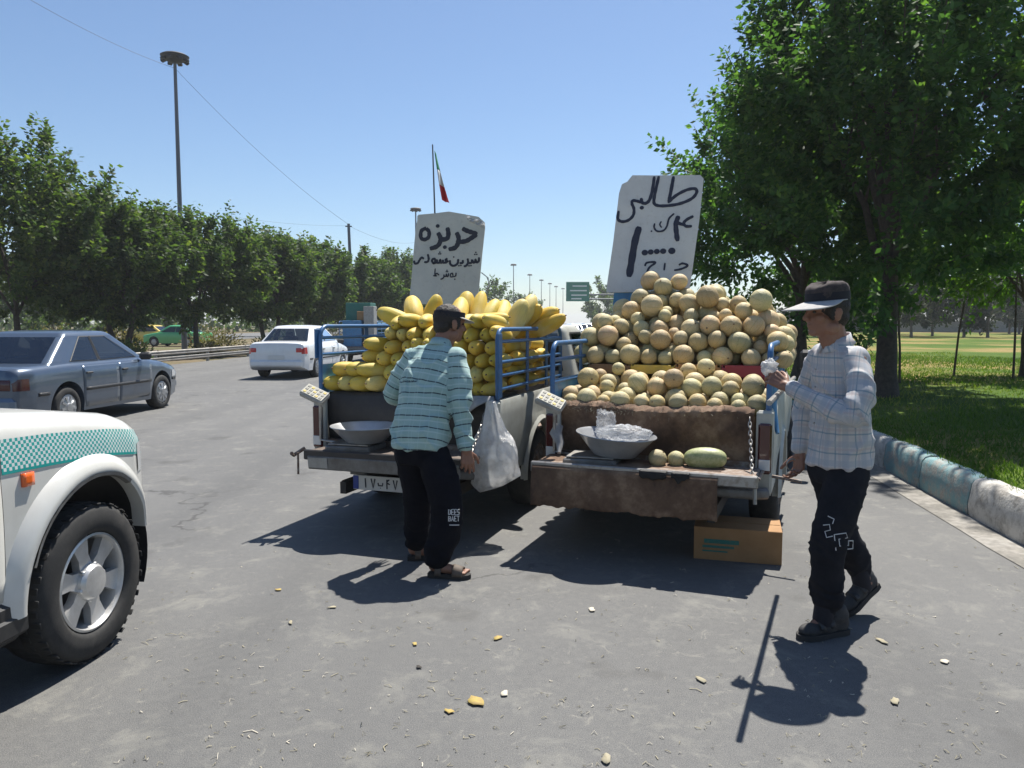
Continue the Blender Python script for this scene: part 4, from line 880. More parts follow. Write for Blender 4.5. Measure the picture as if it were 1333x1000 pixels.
def make_pickup(name, label, loc, rz, paint, tail_w=1.42, tail_sag=0):
    t = thing(name, label, 'pickup truck', loc, rz)
    for sg in (1, -1): arch_side(t, sg, paint)
    m = MB(); m.box((0, BL / 2, ZF - .02), (2 * BW - .13, BL - .02, .04)); m.build('bed_floor', 'rusty', t)
    m = MB(); m.box((0, BL - .02, (ZF + ZT) / 2), (2 * BW - .13, .04, ZT - ZF)); m.build('bed_front', paint, t)
    # cab, bonnet
    c = Car([(BL + .03, 1.02), (2.6, 1.04), (3.5, 1.04), (3.75, 1.0), (4.3, .93), (4.42, .85), (4.46, .7)], [(BL + .03, .76), (3.6, .77), (4.2, .75), (4.4, .7), (4.46, .6)], [(BL, .36), (4.1, .36), (4.46, .42)], [(3.72, .3, .41)], zw=.7)
    c.shell('cab_body', paint, t); cb = Cabin(1.02, 1.52, (BL + .05, 3.5), (BL + .12, 3.08), .72, .6, .08); cb.shell(paint, t, 'cab_roof')
    for sg in (1, -1):
        cb.side_pane(t, [(.2, .08), (.9, .08), (.82, .84), (.2, .84)], sg)
        m = MB(); c.patch(m, 2.42, 3.28, lambda y: max(.42, c.bottom(y) + .03), .99, .004, (12, 7), flip=sg); d = m.build('door', paint, t, 60, fix=False); solid(d, .004)
        m = MB(); m.box((sg * (BW + .012), 2.55, .86), (.03, .14, .03), None, .01); m.build('handle', 'steel_bright', d)
        m = MB(); m.box((sg * .92, 3.3, 1.16), (.16, .08, .22), None, .03); m.build('mirror', 'black_plastic', t)
        make_wheel(t, (sg * .68, .98, .325), .325, .2, 'steel', sg); make_wheel(t, (sg * .68, 3.72, .325), .325, .2, 'steel', sg)
        m = MB(); m.box((sg * .5, 4.45, .72), (.2, .05, .2), None, .03); m.build('headlight', 'clear_lens', t)
        # tail: corner post with tall lamp
        m = MB(); m.box((sg * (BW - .055), -.012, .705), (.105, .06, .55), None, .015); m.build('corner_post', paint, t)
        m = MB(); m.box((sg * (BW - .05), -.045, .735), (.085, .035, .33), None, .012); lm = m.build('taillight', 'red_lens', t)
        m = MB(); m.box((sg * (BW - .05), -.064, .63), (.07, .006, .07), None, .002); m.build('reversing_lens', 'clear_lens', lm)
        m = MB(); m.box((sg * .42, 1.0, .3), (.05, 2.4, .09)); m.build('chassis_rail', 'dark_metal', t)
    cb.end_pane(t, True); cb.end_pane(t, False, name='rear_window')
    m = MB(); m.tube([(-.62, .98, .33), (.62, .98, .33)], .055, 10); m.ell((0, .98, .33), (.14, .13, .14)); m.build('rear_axle', 'dark_metal', t)
    m = MB(); m.tube([(-.4, 2.2, .33), (-.45, 1.4, .27), (-.5, .5, .3), (-.5, -.05, .3)], .03, 8); m.build('exhaust_pipe', 'rusty', t)
    m = MB(); m.box((0, .0, .545), (2 * BW - .2, .07, .1), None, .012); m.build('rear_crossmember', 'grey_metal', t)
    m = MB(); m.tube([(-BW + .03, -.075, .45), (-BW + .1, -.12, .45), (BW - .1, -.12, .45), (BW - .03, -.075, .45)], .038, 10); m.build('rear_bumper', 'grey_metal', t)
    return t
H1, H2 = 19, 22
def T2W(loc, hd): return Matrix.Translation(loc) @ Matrix.Rotation(rzh(hd), 4, 'Z')
L1 = Vector((-.82, 5.80, 0)); L2 = Vector((.977, 5.24, 0)); W1 = T2W(L1, H1); W2 = T2W(L2, H2)
tk1 = make_pickup('pickup_truck', 'old dusty white pickup loaded with long yellow melons, tailgate down', L1, rzh(H1), 'old_paint')
tk2 = make_pickup('pickup_truck', 'old dusty white pickup loaded with round cantaloupes, sacking over its tailgate', L2, rzh(H2), 'old_paint')
def tailgate(t, w, x0, dep, tilt, mat, edge='steel', xc=0):
    g = bpy.data.objects.new('tailgate', None); link(g, t); g.location = (xc, -.05, ZF - .02); g.rotation_euler = (R(tilt), 0, 0)
    m = MB(); m.box((0, -dep / 2, -.02), (w, dep, .035), None, .008); m.build('panel', mat, g)
    m = MB(); m.box((0, -dep - .006, -.03), (w + .03, .022, .075), None, .008); m.build('edge_strip', edge, g)
    for q in (-1, 1):
        m = MB(); m.tube([(q * (w / 2 + .012), -.02, -.02), (q * (w / 2 + .012), -dep + .05, -.02)], .012, 8); m.build('side_rod', 'rusty', g)
    return g
tg1 = tailgate(tk1, 1.24, 0, .40, -1.5, 'old_rust', 'dark_metal', .05); tg2 = tailgate(tk2, 1.42, 0, .42, -2, 'rusty', 'steel')
# lower lip hanging under the first tailgate, hinge straps
m = MB(); m.box((.05, -.455, .535), (1.2, .025, .10), rot(8, 0, 0), .006); m.build('tailgate_skin', 'grey_metal', tk1)
m = MB(); m.box((-.46, -.472, .537), (.16, .004, .075), rot(8, 0, 0)); m.build('pale_patch', 'pvc', tk1)
for x in (-.64,):
    m = MB(); m.tube([(x, -.36, .62), (x - .06, -.42, .57), (x - .02, -.5, .6)], .014, 7); m.tube([(x, -.45, .6), (x + .005, -.46, .44)], .009, 6); m.build('latch', 'rusty', tk1)
m = MB(); m.tube([(.70, -.4, .6), (.705, -.42, .45)], .012, 7); m.box((.70, -.41, .6), (.05, .05, .04), None, .01); m.build('latch', 'steel', tk2)
m = MB(); m.tube([(.78, -.05, .56), (.96, -.09, .545)], .011, 7); m.build('rope_hook', 'rusty', tk2)
chain('chain', tk1, (BW - .1, -.03, .93), (.66, -.36, .61)); chain('chain', tk2, (.63, -.03, .93), (.68, -.34, .61), sag=.015)
# number plates
def plate(t, loc, chars):
    p = MB(); p.box((0, 0, 0), (.5, .01, .11), None, .003); o = p.build('number_plate', 'plate_white', t); o.location = loc
    b = MB(); b.box((-.225, -.0065, 0), (.046, .003, .1)); b.build('blue_strip', 'plate_blue', o)
    for k, ch in enumerate(chars):
        m = MB()
        for st in ch: m.tube([Vector((-.16 + k * .062 + u * .04, -.0075, -.035 + v * .07)) for u, v in st], .005, 5)
        m.build('digit', 'ink', o)
N9 = [[(.75, .6), (.4, .55), (.3, .8), (.55, 1), (.75, .8), (.75, .4), (.7, 0)]]; N7 = [[(.1, 1), (.5, 0), (.9, 1)]]; N4 = [[(.3, 0), (.3, 1)], [(.3, .8), (.8, 1)], [(.3, .55), (.55, .6), (.9, .5)]]; N1 = [[(.4, 1), (.5, 0)]]; NB = [[(0, .6), (.1, .3), (.9, .3), (1, .6)], [(.5, .05), (.52, .06)]]
plate(tk1, (-.1, -.165, .345), [N1, N7, NB, N4, N7, N1]); 
m = MB(); m.box((-.35, -.09, .43), (.14, .015, .09), None, .004); m.build('plate_bracket', 'grey_metal', tk1)
# stake sides
rails(tk1, 'side_rails', 1, .03, 1.75, ZT, 1.5, [1.06, 1.16, 1.26, 1.41], [.75, 1.3], plate=(1.0, 1.47))
rails(tk1, 'side_rails', -1, .03, 1.9, ZT, 1.52, [1.30, 1.43], [.75, 1.35], plate=(1.27, 1.5), sheet=(.99, 1.22))
rails(tk2, 'side_rails', -1, .02, 1.75, ZT - .3, 1.40, [1.12, 1.28], [.7, 1.3], sheet=(.99, 1.14), r=.019)
rails(tk2, 'side_rails', 1, .02, 1.75, ZT - .3, 1.40, [1.08, 1.19, 1.29], [.35, .95], r=.019, sheet=(.99, 1.22))

TH = R(4.57)
def gp(px, py, z=0.0):
    a = (px - 666.5) / 1000; b = (500 - py) / 1000; d = Vector((a, math.cos(TH) + b * math.sin(TH), -math.sin(TH) + b * math.cos(TH))); k = (z - 1.55) / d.z; return Vector((d.x * k, d.y * k, z))

# ------------------------------------------------------------------ loads
def pw(W, p): return W @ Vector(p)
def ortho(axis, roll=0):
    z = Vector(axis).normalized(); return z.to_track_quat('Z', 'Y') @ Quaternion((0, 0, 1), roll)
def cloth(name, fn, nu, nv, mat, thick, parent=None, W=None, smooth=60):
    m = MB(); m.grid(fn, nu, nv)
    if W is not None: m.v = [tuple(W @ Vector(p)) for p in m.v]
    o = m.build(name, mat, parent, smooth, fix=False); solid(o, thick, 0); return o
# tarpaulin-covered load box on the first truck: front curtain, first shelf, raised block behind
m = MB(); pl = [(.07, ZF), (.05, .8), (.05, .965), (.085, 1.0), (.62, 1.0), (.64, 1.02), (.64, 1.37), (.66, 1.40), (2.2, 1.40), (2.2, ZF)]
rings = []
for x in np.linspace(-.7, .7, 40):
    rings.append([pw(W1, (x, yy + (.018 * nz((x * 6, z * 2, 1)) + .01 * nz((x * 17, z * 3, 4)) if yy < .2 else 0), z + .008 * nz((x * 7, yy * 5, 2)))) if abs(x) < .46 or yy < .63 else pw(W1, (x, min(yy, .62), min(z, 1.0))) for yy, z in pl])
m.loft(rings); tag(m.build('tarpaulin', 'tarp', None, 50), 'black tarpaulin stretched under the yellow melons across the open tailgate', 'tarpaulin')
def fold1(u, v):
    x = .25 + .47 * u; z = 1.0 - .16 * v * (.6 + .4 * math.sin(u * 5)); return Vector((x + .03 * v, .03 - .05 * v + .012 * math.sin(u * 25) - .01, z + .012))
cloth('rag', fold1, 24, 8, 'cloth_grey', .006, None, W1); tag(bpy.data.objects['rag'], 'faded grey rag hanging over the tarpaulin edge under the yellow melons', 'rag')

# long yellow melons
def melon_mesh(L_, r, seed, bend=.0, neck=.0):
    rings = []; n = 15; sg = 20; rnd = random.Random(seed)
    for i in range(n):
        q = i / (n - 1); th = math.pi * q; rr = r * max(.05, math.sin(min(max(th, .03), math.pi - .03)) ** .72) * (1 - neck * (q - .5)); z = -L_ / 2 * math.cos(th)
        cx = bend * (math.sin(math.pi * q) - .6)
        rings.append([Vector((cx + rr * math.cos(2 * math.pi * k / sg) * (1 + .015 * math.cos(10 * math.pi * k / sg)), rr * math.sin(2 * math.pi * k / sg) * (1 + .015 * math.cos(10 * math.pi * k / sg)), z)) for k in range(sg)])
    m = MB(); m.loft(rings); m.tube([(bend * -.6, 0, L_ / 2 - .006), (bend * -.6 + .004, .002, L_ / 2 + .014)], [.007, .005], 6, mi=1); return m
LM = []
for k, (ln, r, b, nk) in enumerate([(.30, .060, .004, .1), (.32, .058, .008, .25), (.28, .062, 0, -.1), (.37, .078, .018, .2), (.40, .074, .026, .3), (.35, .084, .01, .15)]):
    me = melon_mesh(ln, r, k, b, nk).mesh('long_melon', ['longmelon%d' % (k % 3), 'wood'], 80); LM.append(me)
LMV = {}
def lm_mesh(k, c):
    if (k, c) not in LMV:
        me = LM[k].copy(); me.materials[0] = MAT['longmelon%d' % c]; LMV[k, c] = me
    return LMV[k, c]
rnd = random.Random(5)
def long_melon(p, ax, k, label, group, sc=1.0):
    o = bpy.data.objects.new('long_melon', lm_mesh(k, rnd.choice([0, 0, 0, 1, 1, 2]))); COL.objects.link(o); o.rotation_mode = 'QUATERNION'
    o.location = pw(W1, p); o.rotation_quaternion = (W1.to_quaternion() @ ortho(ax, rnd.uniform(0, 6.28))); o.scale = (sc, sc, sc * rnd.uniform(.94, 1.06)); tag(o, label, 'melon', group)
A = ('yellow long melon in the stacked wall, round end facing the tailgate', 'yellow melons stacked end on')
for row in range(6):
    z = 1.062 + row * .099; x0 = -.29 if row > 1 else (-.27 if row else -.20); n = 10 if row % 2 == 0 else 9
    for k in range(n):
        x = x0 + (.061 if row % 2 else 0) + k * .1205
        if x > .71: continue
        yy = .24 + (.04 if row > 1 else 0) + row * .022
        long_melon((x + rnd.uniform(-.014, .014), yy + rnd.uniform(-.05, .03), z + rnd.uniform(-.01, .01)), (rnd.uniform(-.28, .28), -1, rnd.uniform(-.16, .2)), rnd.choice([0, 1, 2]), 'yellow melon end on in the %s row of the stack, %s' % (('bottom', 'second', 'third', 'fourth', 'fifth', 'top')[row], 'at the low row end' if x < -.1 else ('next to the side rails' if x > .4 else 'in the middle')), A[1], sc=rnd.uniform(.95, 1.03))
for yy in (.72, 1.05, 1.38):
    for row in range(4):
        for x in ((.55, .67) if row % 2 == 0 else (.61,)): long_melon((x, yy, 1.062 + row * .1), (rnd.uniform(-.1, .1), -1, rnd.uniform(-.06, .06)), rnd.choice([0, 1, 2]), 'yellow melon behind the blue side rails, %s row up' % ('bottom', 'second', 'third', 'top')[row], 'yellow melons behind the side rails')
B = ('yellow long melon in the low double row beside the blue side rail', 'yellow melons in the low row')
for k in range(4): long_melon((-.66 + k * .118, .17 + .01 * k, 1.065), (-.55 + rnd.uniform(-.15, .15), -1, .05), 2, *B, sc=1.04)
for k in range(3): long_melon((-.60 + k * .122, .22, 1.17), (-.6 + rnd.uniform(-.2, .2), -1, .12), rnd.choice([0, 2]), *B, sc=1.06)
for k, (x, z) in enumerate([(-.40, 1.27), (-.38, 1.37)]): long_melon((x, .34, z), (-.5, -1, .1), 0, *A, sc=1.05)
C = 'big yellow melon '
for x, yy, z, ax, k, lb in [(-.33, .48, 1.655, (-.86, -.2, .44), 3, C + 'leaning out over the top at the far left end of the stack'), (-.25, .62, 1.73, (-.55, 0, .83), 5, C + 'standing tilted next to the leaning one at the stack end'),
                            (-.10, .66, 1.70, (.12, -.1, 1), 3, 'pale big melon standing upright on the stack in front of the lettered board'), (.00, .66, 1.66, (.1, -1, .4), 0, C + 'lying small end forward between two upright ones'),
                            (.08, .68, 1.66, (-.1, -1, .4), 2, C + 'second of the pair lying end forward below the board'), (.17, .72, 1.74, (-.03, .1, 1), 5, 'tallest upright yellow melon on the stack below the board'),
                            (.20, .52, 1.70, (.06, .1, 1), 3, 'fat upright yellow melon in front of the tallest one'), (.31, .68, 1.72, (.02, .1, 1), 4, C + 'upright beside the board edge'),
                            (.39, .72, 1.68, (.12, .1, 1), 4, C + 'narrow and upright behind the lying one'), (.47, .8, 1.69, (-.2, .2, .9), 3, C + 'upright past the board edge, tilted'), (.56, .82, 1.66, (.15, .1, .9), 0, C + 'short one behind the long lying melon'),
                            (.47, .46, 1.635, (1, -.05, .13), 4, 'long yellow melon lying sideways along the top of the stack'), (.64, .9, 1.72, (.15, .1, .95), 3, C + 'topmost at the rail end, standing'), (.63, .72, 1.66, (.35, -.2, .8), 5, C + 'tilted in front of the topmost one'),
                            (.62, 1.0, 1.66, (.8, -.3, .55), 4, 'uppermost of three slanted big melons fanned over the blue rails'), (.72, 1.12, 1.655, (.85, -.3, .45), 3, 'middle of three slanted big melons fanned over the blue rails'), (.78, 1.05, 1.60, (.9, -.3, .36), 4, 'lowest of three slanted big melons fanned over the blue rails'),
                            (.55, 1.15, 1.55, (.6, -.8, .1), 5, C + 'lying under the slanted ones'), (.2, .95, 1.49, (.9, .2, .05), 5, C + 'lying behind the upright ones'), (-.2, .95, 1.49, (.9, .1, .05), 5, C + 'lying below the board foot')]:
    long_melon((x + .03, yy, z - .075), (ax[0] + rnd.uniform(-.2, .2), ax[1] + (rnd.uniform(.3, .8) if ax[2] > .75 else rnd.uniform(-.1, .2)), ax[2] * (.72 if ax[2] > .75 else 1)), k, lb, 'big melons on top of the stack', .96)

# crates under the cantaloupe heap
def make_crate(W, c, dims, mat, label, solidm=False):
    t = thing('fruit_crate', label, 'crate', W @ Vector(c), W.to_euler().z, 'fruit crates under the cantaloupes'); dx, dy, dz = dims
    m = MB(); m.box((0, 0, .01), (dx - .02, dy - .02, .02)); m.build('bottom', mat, t)
    for sx in (-1, 1):
        for sy in (-1, 1):
            m = MB(); m.box((sx * (dx / 2 - .02), sy * (dy / 2 - .02), dz / 2), (.04, .04, dz), None, .004); m.build('corner_post', mat, t)
    for sy in (-1, 1):
        for k in range(3):
            m = MB(); m.box((0, sy * (dy / 2 - .004), .035 + k * (dz - .06) / 2), (dx - .05, .012, (dz - .03) / 3.6 if not solidm else dz / 3.1), None, .002); m.build('slat', mat, t)
    for sx in (-1, 1):
        for k in range(3):
            m = MB(); m.box((sx * (dx / 2 - .004), 0, .035 + k * (dz - .06) / 2), (.012, dy - .05, (dz - .03) / 3.6 if not solidm else dz / 3.1), None, .002); m.build('slat', mat, t)
    return t
m = MB(); m.box((0, 1.16, .78), (1.38, 2.08, .30), None, .01); m.v = [tuple(W2 @ Vector(p)) for p in m.v]; tag(m.build('load_platform', 'wood'), 'low wooden platform under the cantaloupes in the truck bed', 'platform')
PZ = .93
for k, (x, mat, lb, so) in enumerate([(-.525, 'wood', 'plain wooden fruit crate at the left end under the cantaloupe heap', False), (-.175, 'crate_yellow', 'yellow fruit crate under the cantaloupe heap', False), (.175, 'cardboard', 'brown slatted fruit crate beside the red one under the heap', True), (.525, 'crate_red', 'red fruit crate under the cantaloupe heap', True)]):
    make_crate(W2, (x, .98, PZ), (.345, .46, .28), mat, lb, so)
    make_crate(W2, (x, 1.46, PZ), (.345, .46, .28), 'wood', 'plain wooden fruit crate deep under the cantaloupe heap', False)
CZ = PZ + .28
def cant_mesh(r, asp, seed):
    rings = []; n = 15; sg = 30
    for i in range(n):
        th = min(max(math.pi * i / (n - 1), .04), math.pi - .04); rings.append([])
        for k in range(sg):
            a = 2 * math.pi * k / sg; d = Vector((math.sin(th) * math.cos(a), math.sin(th) * math.sin(a), math.cos(th))); f = 1 + .012 * math.cos(10 * a) * math.sin(th) + .03 * nz(d * 1.3, 1, seed)
            rings[-1].append(Vector((d.x * r * f, d.y * r * f, d.z * r * asp * f)))
    m = MB(); m.loft(rings); m.tube([(0, 0, r * asp * .97), (.002, 0, r * asp + .008)], [.009, .008], 6, mi=1); return m
CM = [[cant_mesh(1.0 / 10, asp, k * 3 + q).mesh('cantaloupe', ['cantaloupe%d' % q, 'wood'], 80) for q in range(4)] for k, asp in enumerate((.93, 1.0, 1.08))]
def settle(P, r, floor, it=160, hold=.03, box=None):
    P = P.copy(); P0 = P.copy(); n = len(P)
    for q in range(it):
        P[:, 2] -= .0035 * (1 - q / it); P[:, :2] += (P0[:, :2] - P[:, :2]) * hold
        for _ in range(3):
            D = P[:, None] - P[None]; d = np.sqrt((D ** 2).sum(-1)) + np.eye(n) * 9; ov = (r[:, None] + r[None]) * .985 - d; ov[ov < 0] = 0
            P += (D / d[..., None] * ov[..., None] * .3).sum(1)
            P[:, 2] = np.maximum(P[:, 2], floor(P) + r)
            if box is not None: P[:, 0] = np.clip(P[:, 0], box[0] + r, box[1] - r); P[:, 1] = np.clip(P[:, 1], box[2] + r * .8, box[3] - r)
    return P
rg = np.random.default_rng(12)
def place_c(P, r, label, group):
    for p, q in zip(P, r):
        hue = int(rg.choice(4, p=[.4, .25, .2, .15])); me = CM[rg.integers(3)][hue]; o = bpy.data.objects.new('cantaloupe', me); COL.objects.link(o); o.location = pw(W2, p); s = q * 10
        o.scale = (s, s, s); o.rotation_euler = tuple(rg.uniform(0, 6.28, 3)); tag(o, label(p, ('pale beige', 'tan', 'greenish beige', 'orange tinged')[hue], 'big ' if q > .09 else ('small ' if q < .074 else '')), 'melon', group)
pts = []                                          # heap
for k, (nx, y0, y1, xc) in enumerate([(12, .86, 1.7, 0), (11, .95, 1.68, .02), (10, 1.04, 1.66, .03), (9, 1.13, 1.64, .03), (7, 1.22, 1.62, 0), (5, 1.31, 1.6, -.07), (3, 1.40, 1.55, -.2)]):
    for yy in np.arange(y0, y1, .145):
        for q in range(nx): pts.append((xc + (q - (nx - 1) / 2) * .148 + rg.uniform(-.04, .04), yy + rg.uniform(-.04, .04), CZ + .08 + k * .113 + rg.uniform(0, .05)))
P = np.array(pts); r = rg.choice([rg.uniform(.062, .08, len(P)), rg.uniform(.08, .104, len(P))][0:2], axis=0) if False else np.where(rg.random(len(P)) < .5, rg.uniform(.054, .072, len(P)), rg.uniform(.072, .093, len(P))); P = settle(P, r, lambda p: np.full(len(p), CZ), box=(-.86, .86, .74, 2.1))
OVER = ('the plain crate', 'the yellow crate', 'the brown crate', 'the red crate')
def over(p): return OVER[int(min(3, max(0, (p[0] + .7) / .35)))]
def lay(p): return ('bottom', 'second', 'third', 'fourth', 'fifth', 'top')[int(min(5, max(0, (p[2] - CZ - .02) / .118)))]
place_c(P, r, lambda p, h, s: '%s%s cantaloupe, %s layer of the heap over %s' % (s, h, lay(p), over(p)) + (', back side' if p[1] > 1.4 else ''), 'cantaloupes heaped on the crates')
pts = []                                          # low tray
for k, rows in enumerate([[.14, .27, .40, .53, .66], [.34, .48, .62], [.6]]):
    for yy in rows:
        for q in range(11 - k):
            if (k == 1 and q in (3, 8) and yy > .5) or (k == 2 and q not in (0, 1, 4, 5, 6)): continue
            pts.append((-.66 + .066 * k + q * .132 + rg.uniform(-.03, .03), yy + rg.uniform(-.02, .02), PZ + .08 + .12 * k))
P = np.array(pts); r = rg.uniform(.05, .082, len(P)); P = settle(P, r, lambda p: np.full(len(p), PZ), box=(-.75, .75, .07, .75))
place_c(P, r, lambda p, h, s: '%s%s cantaloupe %s of low tray before %s' % (s, h, 'piled on top' if p[2] > PZ + .15 else 'on the floor', over(p)) + (', by sacking' if p[1] < .27 else ''), 'cantaloupes in the low tray')
for x, yy, rr_, lb in [(.075, -.24, .062, 'small cantaloupe on the tailgate beside the basin'), (.19, -.2, .058, 'small cantaloupe touching the green melon on the tailgate')]:
    o = bpy.data.objects.new('cantaloupe', CM[0][2]); COL.objects.link(o); o.location = pw(W2, (x, yy, ZF - .012 + rr_ - .02)); o.scale = (rr_ * 10,) * 3; o.rotation_euler = (.6, .3, x * 9); tag(o, lb, 'melon')
m = melon_mesh(.27, .072, 9, 0, 0); o = m.build('green_melon', ['green_melon', 'wood'], None, 80); o.rotation_mode = 'QUATERNION'; o.location = pw(W2, (.375, -.2, ZF - .03 + .074)); o.rotation_quaternion = W2.to_quaternion() @ ortho((1, .1, .03)); tag(o, 'oblong green netted melon lying on the tailgate', 'melon')

# sacking on truck two
def sack_wall(u, v):
    x = -.735 + 1.39 * u; n = .02 * nz((u * 9, v * 2, 0)) + .012 * nz((u * 26, v * 5, 2))
    if v < .8: q = v / .8; return Vector((x, .035 + n - .02 * q, ZF - .02 + (.955 + .012 * math.sin(u * 9) - ZF) * q))
    q = (v - .8) / .2; return Vector((x, .015 + n + .15 * q, .945 + .03 * math.sin(q * math.pi) + .012 * math.sin(u * 9) + .012 * nz((u * 40, q * 3, 5))))
tag(cloth('sacking', sack_wall, 90, 26, 'burlap', .012, None, W2), 'brown sacking stretched along the bed edge in front of the cantaloupes', 'sacking')
def sack_drape(u, v):
    x = -.71 + 1.20 * u + .02 * v * math.sin(u * 3); n = .03 * nz((u * 6, v * 1.6, 7)) + .012 * nz((u * 19, v * 3, 8))
    if v < .45: return Vector((x, -.12 - .36 * v / .45, ZF - .008 - .004 + .006 * abs(n) * 20 - .02 * v))
    q = (v - .45) / .55; return Vector((x, -.50 - .012 * math.sin(q * 3) + n * q, ZF - .02 - (.27 + .035 * nz((u * 5, 0, 1)) + .012 * nz((u * 31, 0, 4))) * q))
tag(cloth('sacking', sack_drape, 80, 30, 'burlap', .010, None, W2), 'stained brown sacking draped over the lowered tailgate', 'sacking')
def fringe():
    m = MB()
    for k in range(420):
        u = rg.uniform(.0, .42) if k < 260 else rg.uniform(0, 1); p = sack_wall(u, rg.uniform(.74, .97)); d = Vector((rg.normal() * .5, -.8 + rg.normal() * .4, rg.normal() * .6)).normalized() * rg.uniform(.015, .05)
        m.tube([p, p + d * .5 + Vector((0, 0, .006)), p + d], [.0016, .0012, .0006], 3, False)
    m.v = [tuple(W2 @ Vector(p)) for p in m.v]; return m
fr = fringe().build('frayed_threads', 'litter_straw', None, 60, fix=False); fr.parent = [o for o in COL.objects if o.name.startswith('sacking')][0]; fr['kind'] = 'stuff'
for k, (x, w, lb) in enumerate([(.1, .085, 'larger torn black rubber flap hanging on the tailgate edge under the small cantaloupes'), (.27, .055, 'smaller torn black rubber flap on the tailgate edge under the green melon')]):
    def flap(u, v, x=x, w=w, k=k): a = u * 2 - 1; return Vector((x + w * a, -.47 - .05 * min(1, v * 2) - .006 * nz((u * 5, v * 3, k)), ZF - .004 - .002 * v - max(0, v - .5) * (.11 - .05 * abs(a) + .05 * nz((u * 4, 0, k + 3)))))
    tag(cloth('torn_flap', flap, 18, 10, 'tatter', .006, None, W2), lb, 'flap')  # black pieces standing for dark torn, stained spots along the sacking edge
m = MB(); m.tube([pw(W2, (-.66, -.08, .83)), pw(W2, (-.68, -.1, .77)), pw(W2, (-.64, -.12, .70)), pw(W2, (-.62, -.2, .645))], [.03, .045, .03, .012], 9); o = m.build('knotted_rag', 'cloth_grey', None, 70); tag(o, 'knotted grey rag tied on the taillight corner beside the basin', 'rag')

# weighing scales
def make_scale(W, x, y, lab, dx):
    t = thing('weighing_scale', lab, 'scale', W @ Vector((x, y, ZF - .028)), W.to_euler().z)
    m = MB(); m.box((-.02, 0, .024), (.36, .3, .045), rot(0, 0, 4), .01); m.build('base', 'grey_metal', t)
    m = MB(); m.box((-.02, 0, .056), (.32, .27, .012), rot(0, 0, 4), .004); m.build('platform', 'steel', t)
    for sx in (-1, 1):
        for sy in (-1, 1):
            m = MB(); m.lathe([(.016, 0), (.016, .006)], 10, Matrix.Translation((-.02 + sx * .15, sy * .11, -.003))); m.build('foot', 'black_plastic', t)
    m = MB(); m.tube([(-.2, .08, .03), (dx, .12, .04), (dx, .12, .36)], .013, 8); m.build('post', 'steel', t)
    q = rot(30, 24, 8); h = MB(); h.box((dx - .01, .06, .395), (.2, .13, .05), q, .012); d = h.build('display_head', 'pvc', t)
    k_ = MB(); k_.box(Vector((dx - .01, .06, .395)) + q @ Vector((0, 0, .027)), (.18, .11, .004), q); k_.build('keypad', 'keypad', d)
    for i in range(5):
        for j in range(3):
            b = MB(); b.box(Vector((dx - .01, .06, .395)) + q @ Vector((-.068 + i * .034, -.035 + j * .034, .03)), (.022, .02, .004), q, .001); b.build('key', 'key_grey' if (i + j) % 3 else 'crate_yellow', d)
    return t
make_scale(W1, -.27, -.22, 'small bench scale on the tailgate of the yellow melon truck', -.40)
make_scale(W2, -.34, -.24, 'small bench scale on the sacking covered tailgate', -.34)
def make_bowl(W, x, y, lab, r=.245, h=.135, tilt=(0, 0, 0)):
    m = MB(); m.lathe([(r * .54, 0), (r * .58, .006), (r * .985, h - .01), (r * 1.06, h), (r * 1.065, h - .004), (r * .99, h - .016), (r * .57, -.002), (r * .3, -.004)], 48, None); o = m.build('basin', 'steel_bright', None, 40)
    o.location = W @ Vector((x, y, ZF + .038)); o.rotation_euler = tilt; tag(o, lab, 'basin'); return o
make_bowl(W1, -.22, -.2, 'shallow steel weighing basin on the yellow melon truck tailgate', .245, .12)
make_bowl(W2, -.22, -.22, 'steel weighing basin holding clear plastic bags', .255, .14, (R(2), R(4), 0))
def crumple(name, c, rad, seed, mat, amp=.35, W=None, seg=44, rings_=28, fr=3.2):
    m = MB(); m.ell((0, 0, 0), (1, 1, 1), None, seg, rings_)
    vs = []
    for v in m.v:
        d = Vector(v); n = nz(d, fr, seed) + .5 * abs(nz(d, fr * 2.4, seed + 3)) * 2 - .4 + .35 * nz(d, fr * 5, seed + 5); d = d * (1 + amp * n); vs.append(Vector((d.x * rad[0], d.y * rad[1], d.z * rad[2])))
    m.v = [tuple((W @ (Vector(c) + v)) if W is not None else Vector(c) + v) for v in vs]; return m.build(name, mat, None, 70)
tag(crumple('plastic_bag', (-.16, -.22, ZF + .185), (.17, .13, .05), 3, 'polythene', .38, W2, fr=1.7), 'flat crumpled clear plastic bags spilling across the basin', 'plastic bag')
tag(crumple('plastic_bag', (-.29, -.2, ZF + .24), (.07, .065, .1), 6, 'polythene', .4, W2, fr=1.6), 'upright crumpled clear plastic bag standing in the basin', 'plastic bag')
# hanging bag of bags on truck one
def hang():
    rings = []; n = 40
    for i in range(26):
        q = i / 25; z = .99 - .66 * q; w = float(np.interp(q, [0, .12, .3, .42, .6, .8, .93, 1], [.03, .05, .085, .15, .185, .17, .11, .02])); dp = w * float(np.interp(q, [0, .3, 1], [.5, .55, .6])); cx = .765 + float(np.interp(q, [0, .4, .8, 1], [-.02, .0, .01, -.10])); ring = []
        for k in range(n):
            a = 2 * math.pi * k / n; f = 1 + .16 * nz((math.cos(a) * 2.2, math.sin(a) * 2.2, z * 5), 1, 2) + .10 * nz((math.cos(a) * 6, math.sin(a) * 6, z * 9), 1, 5) + (.10 * math.sin(a * 9 + z * 14) if q < .4 else .03 * math.sin(a * 13 + z * 30))
            ring.append(pw(W1, (cx + w * f * math.cos(a), -.10 + dp * f * math.sin(a), z + .02 * nz((a, z * 6, 3)))))
        rings.append(ring)
    m = MB(); m.loft(rings); return m.build('plastic_bag', 'polythene_white', None, 70)
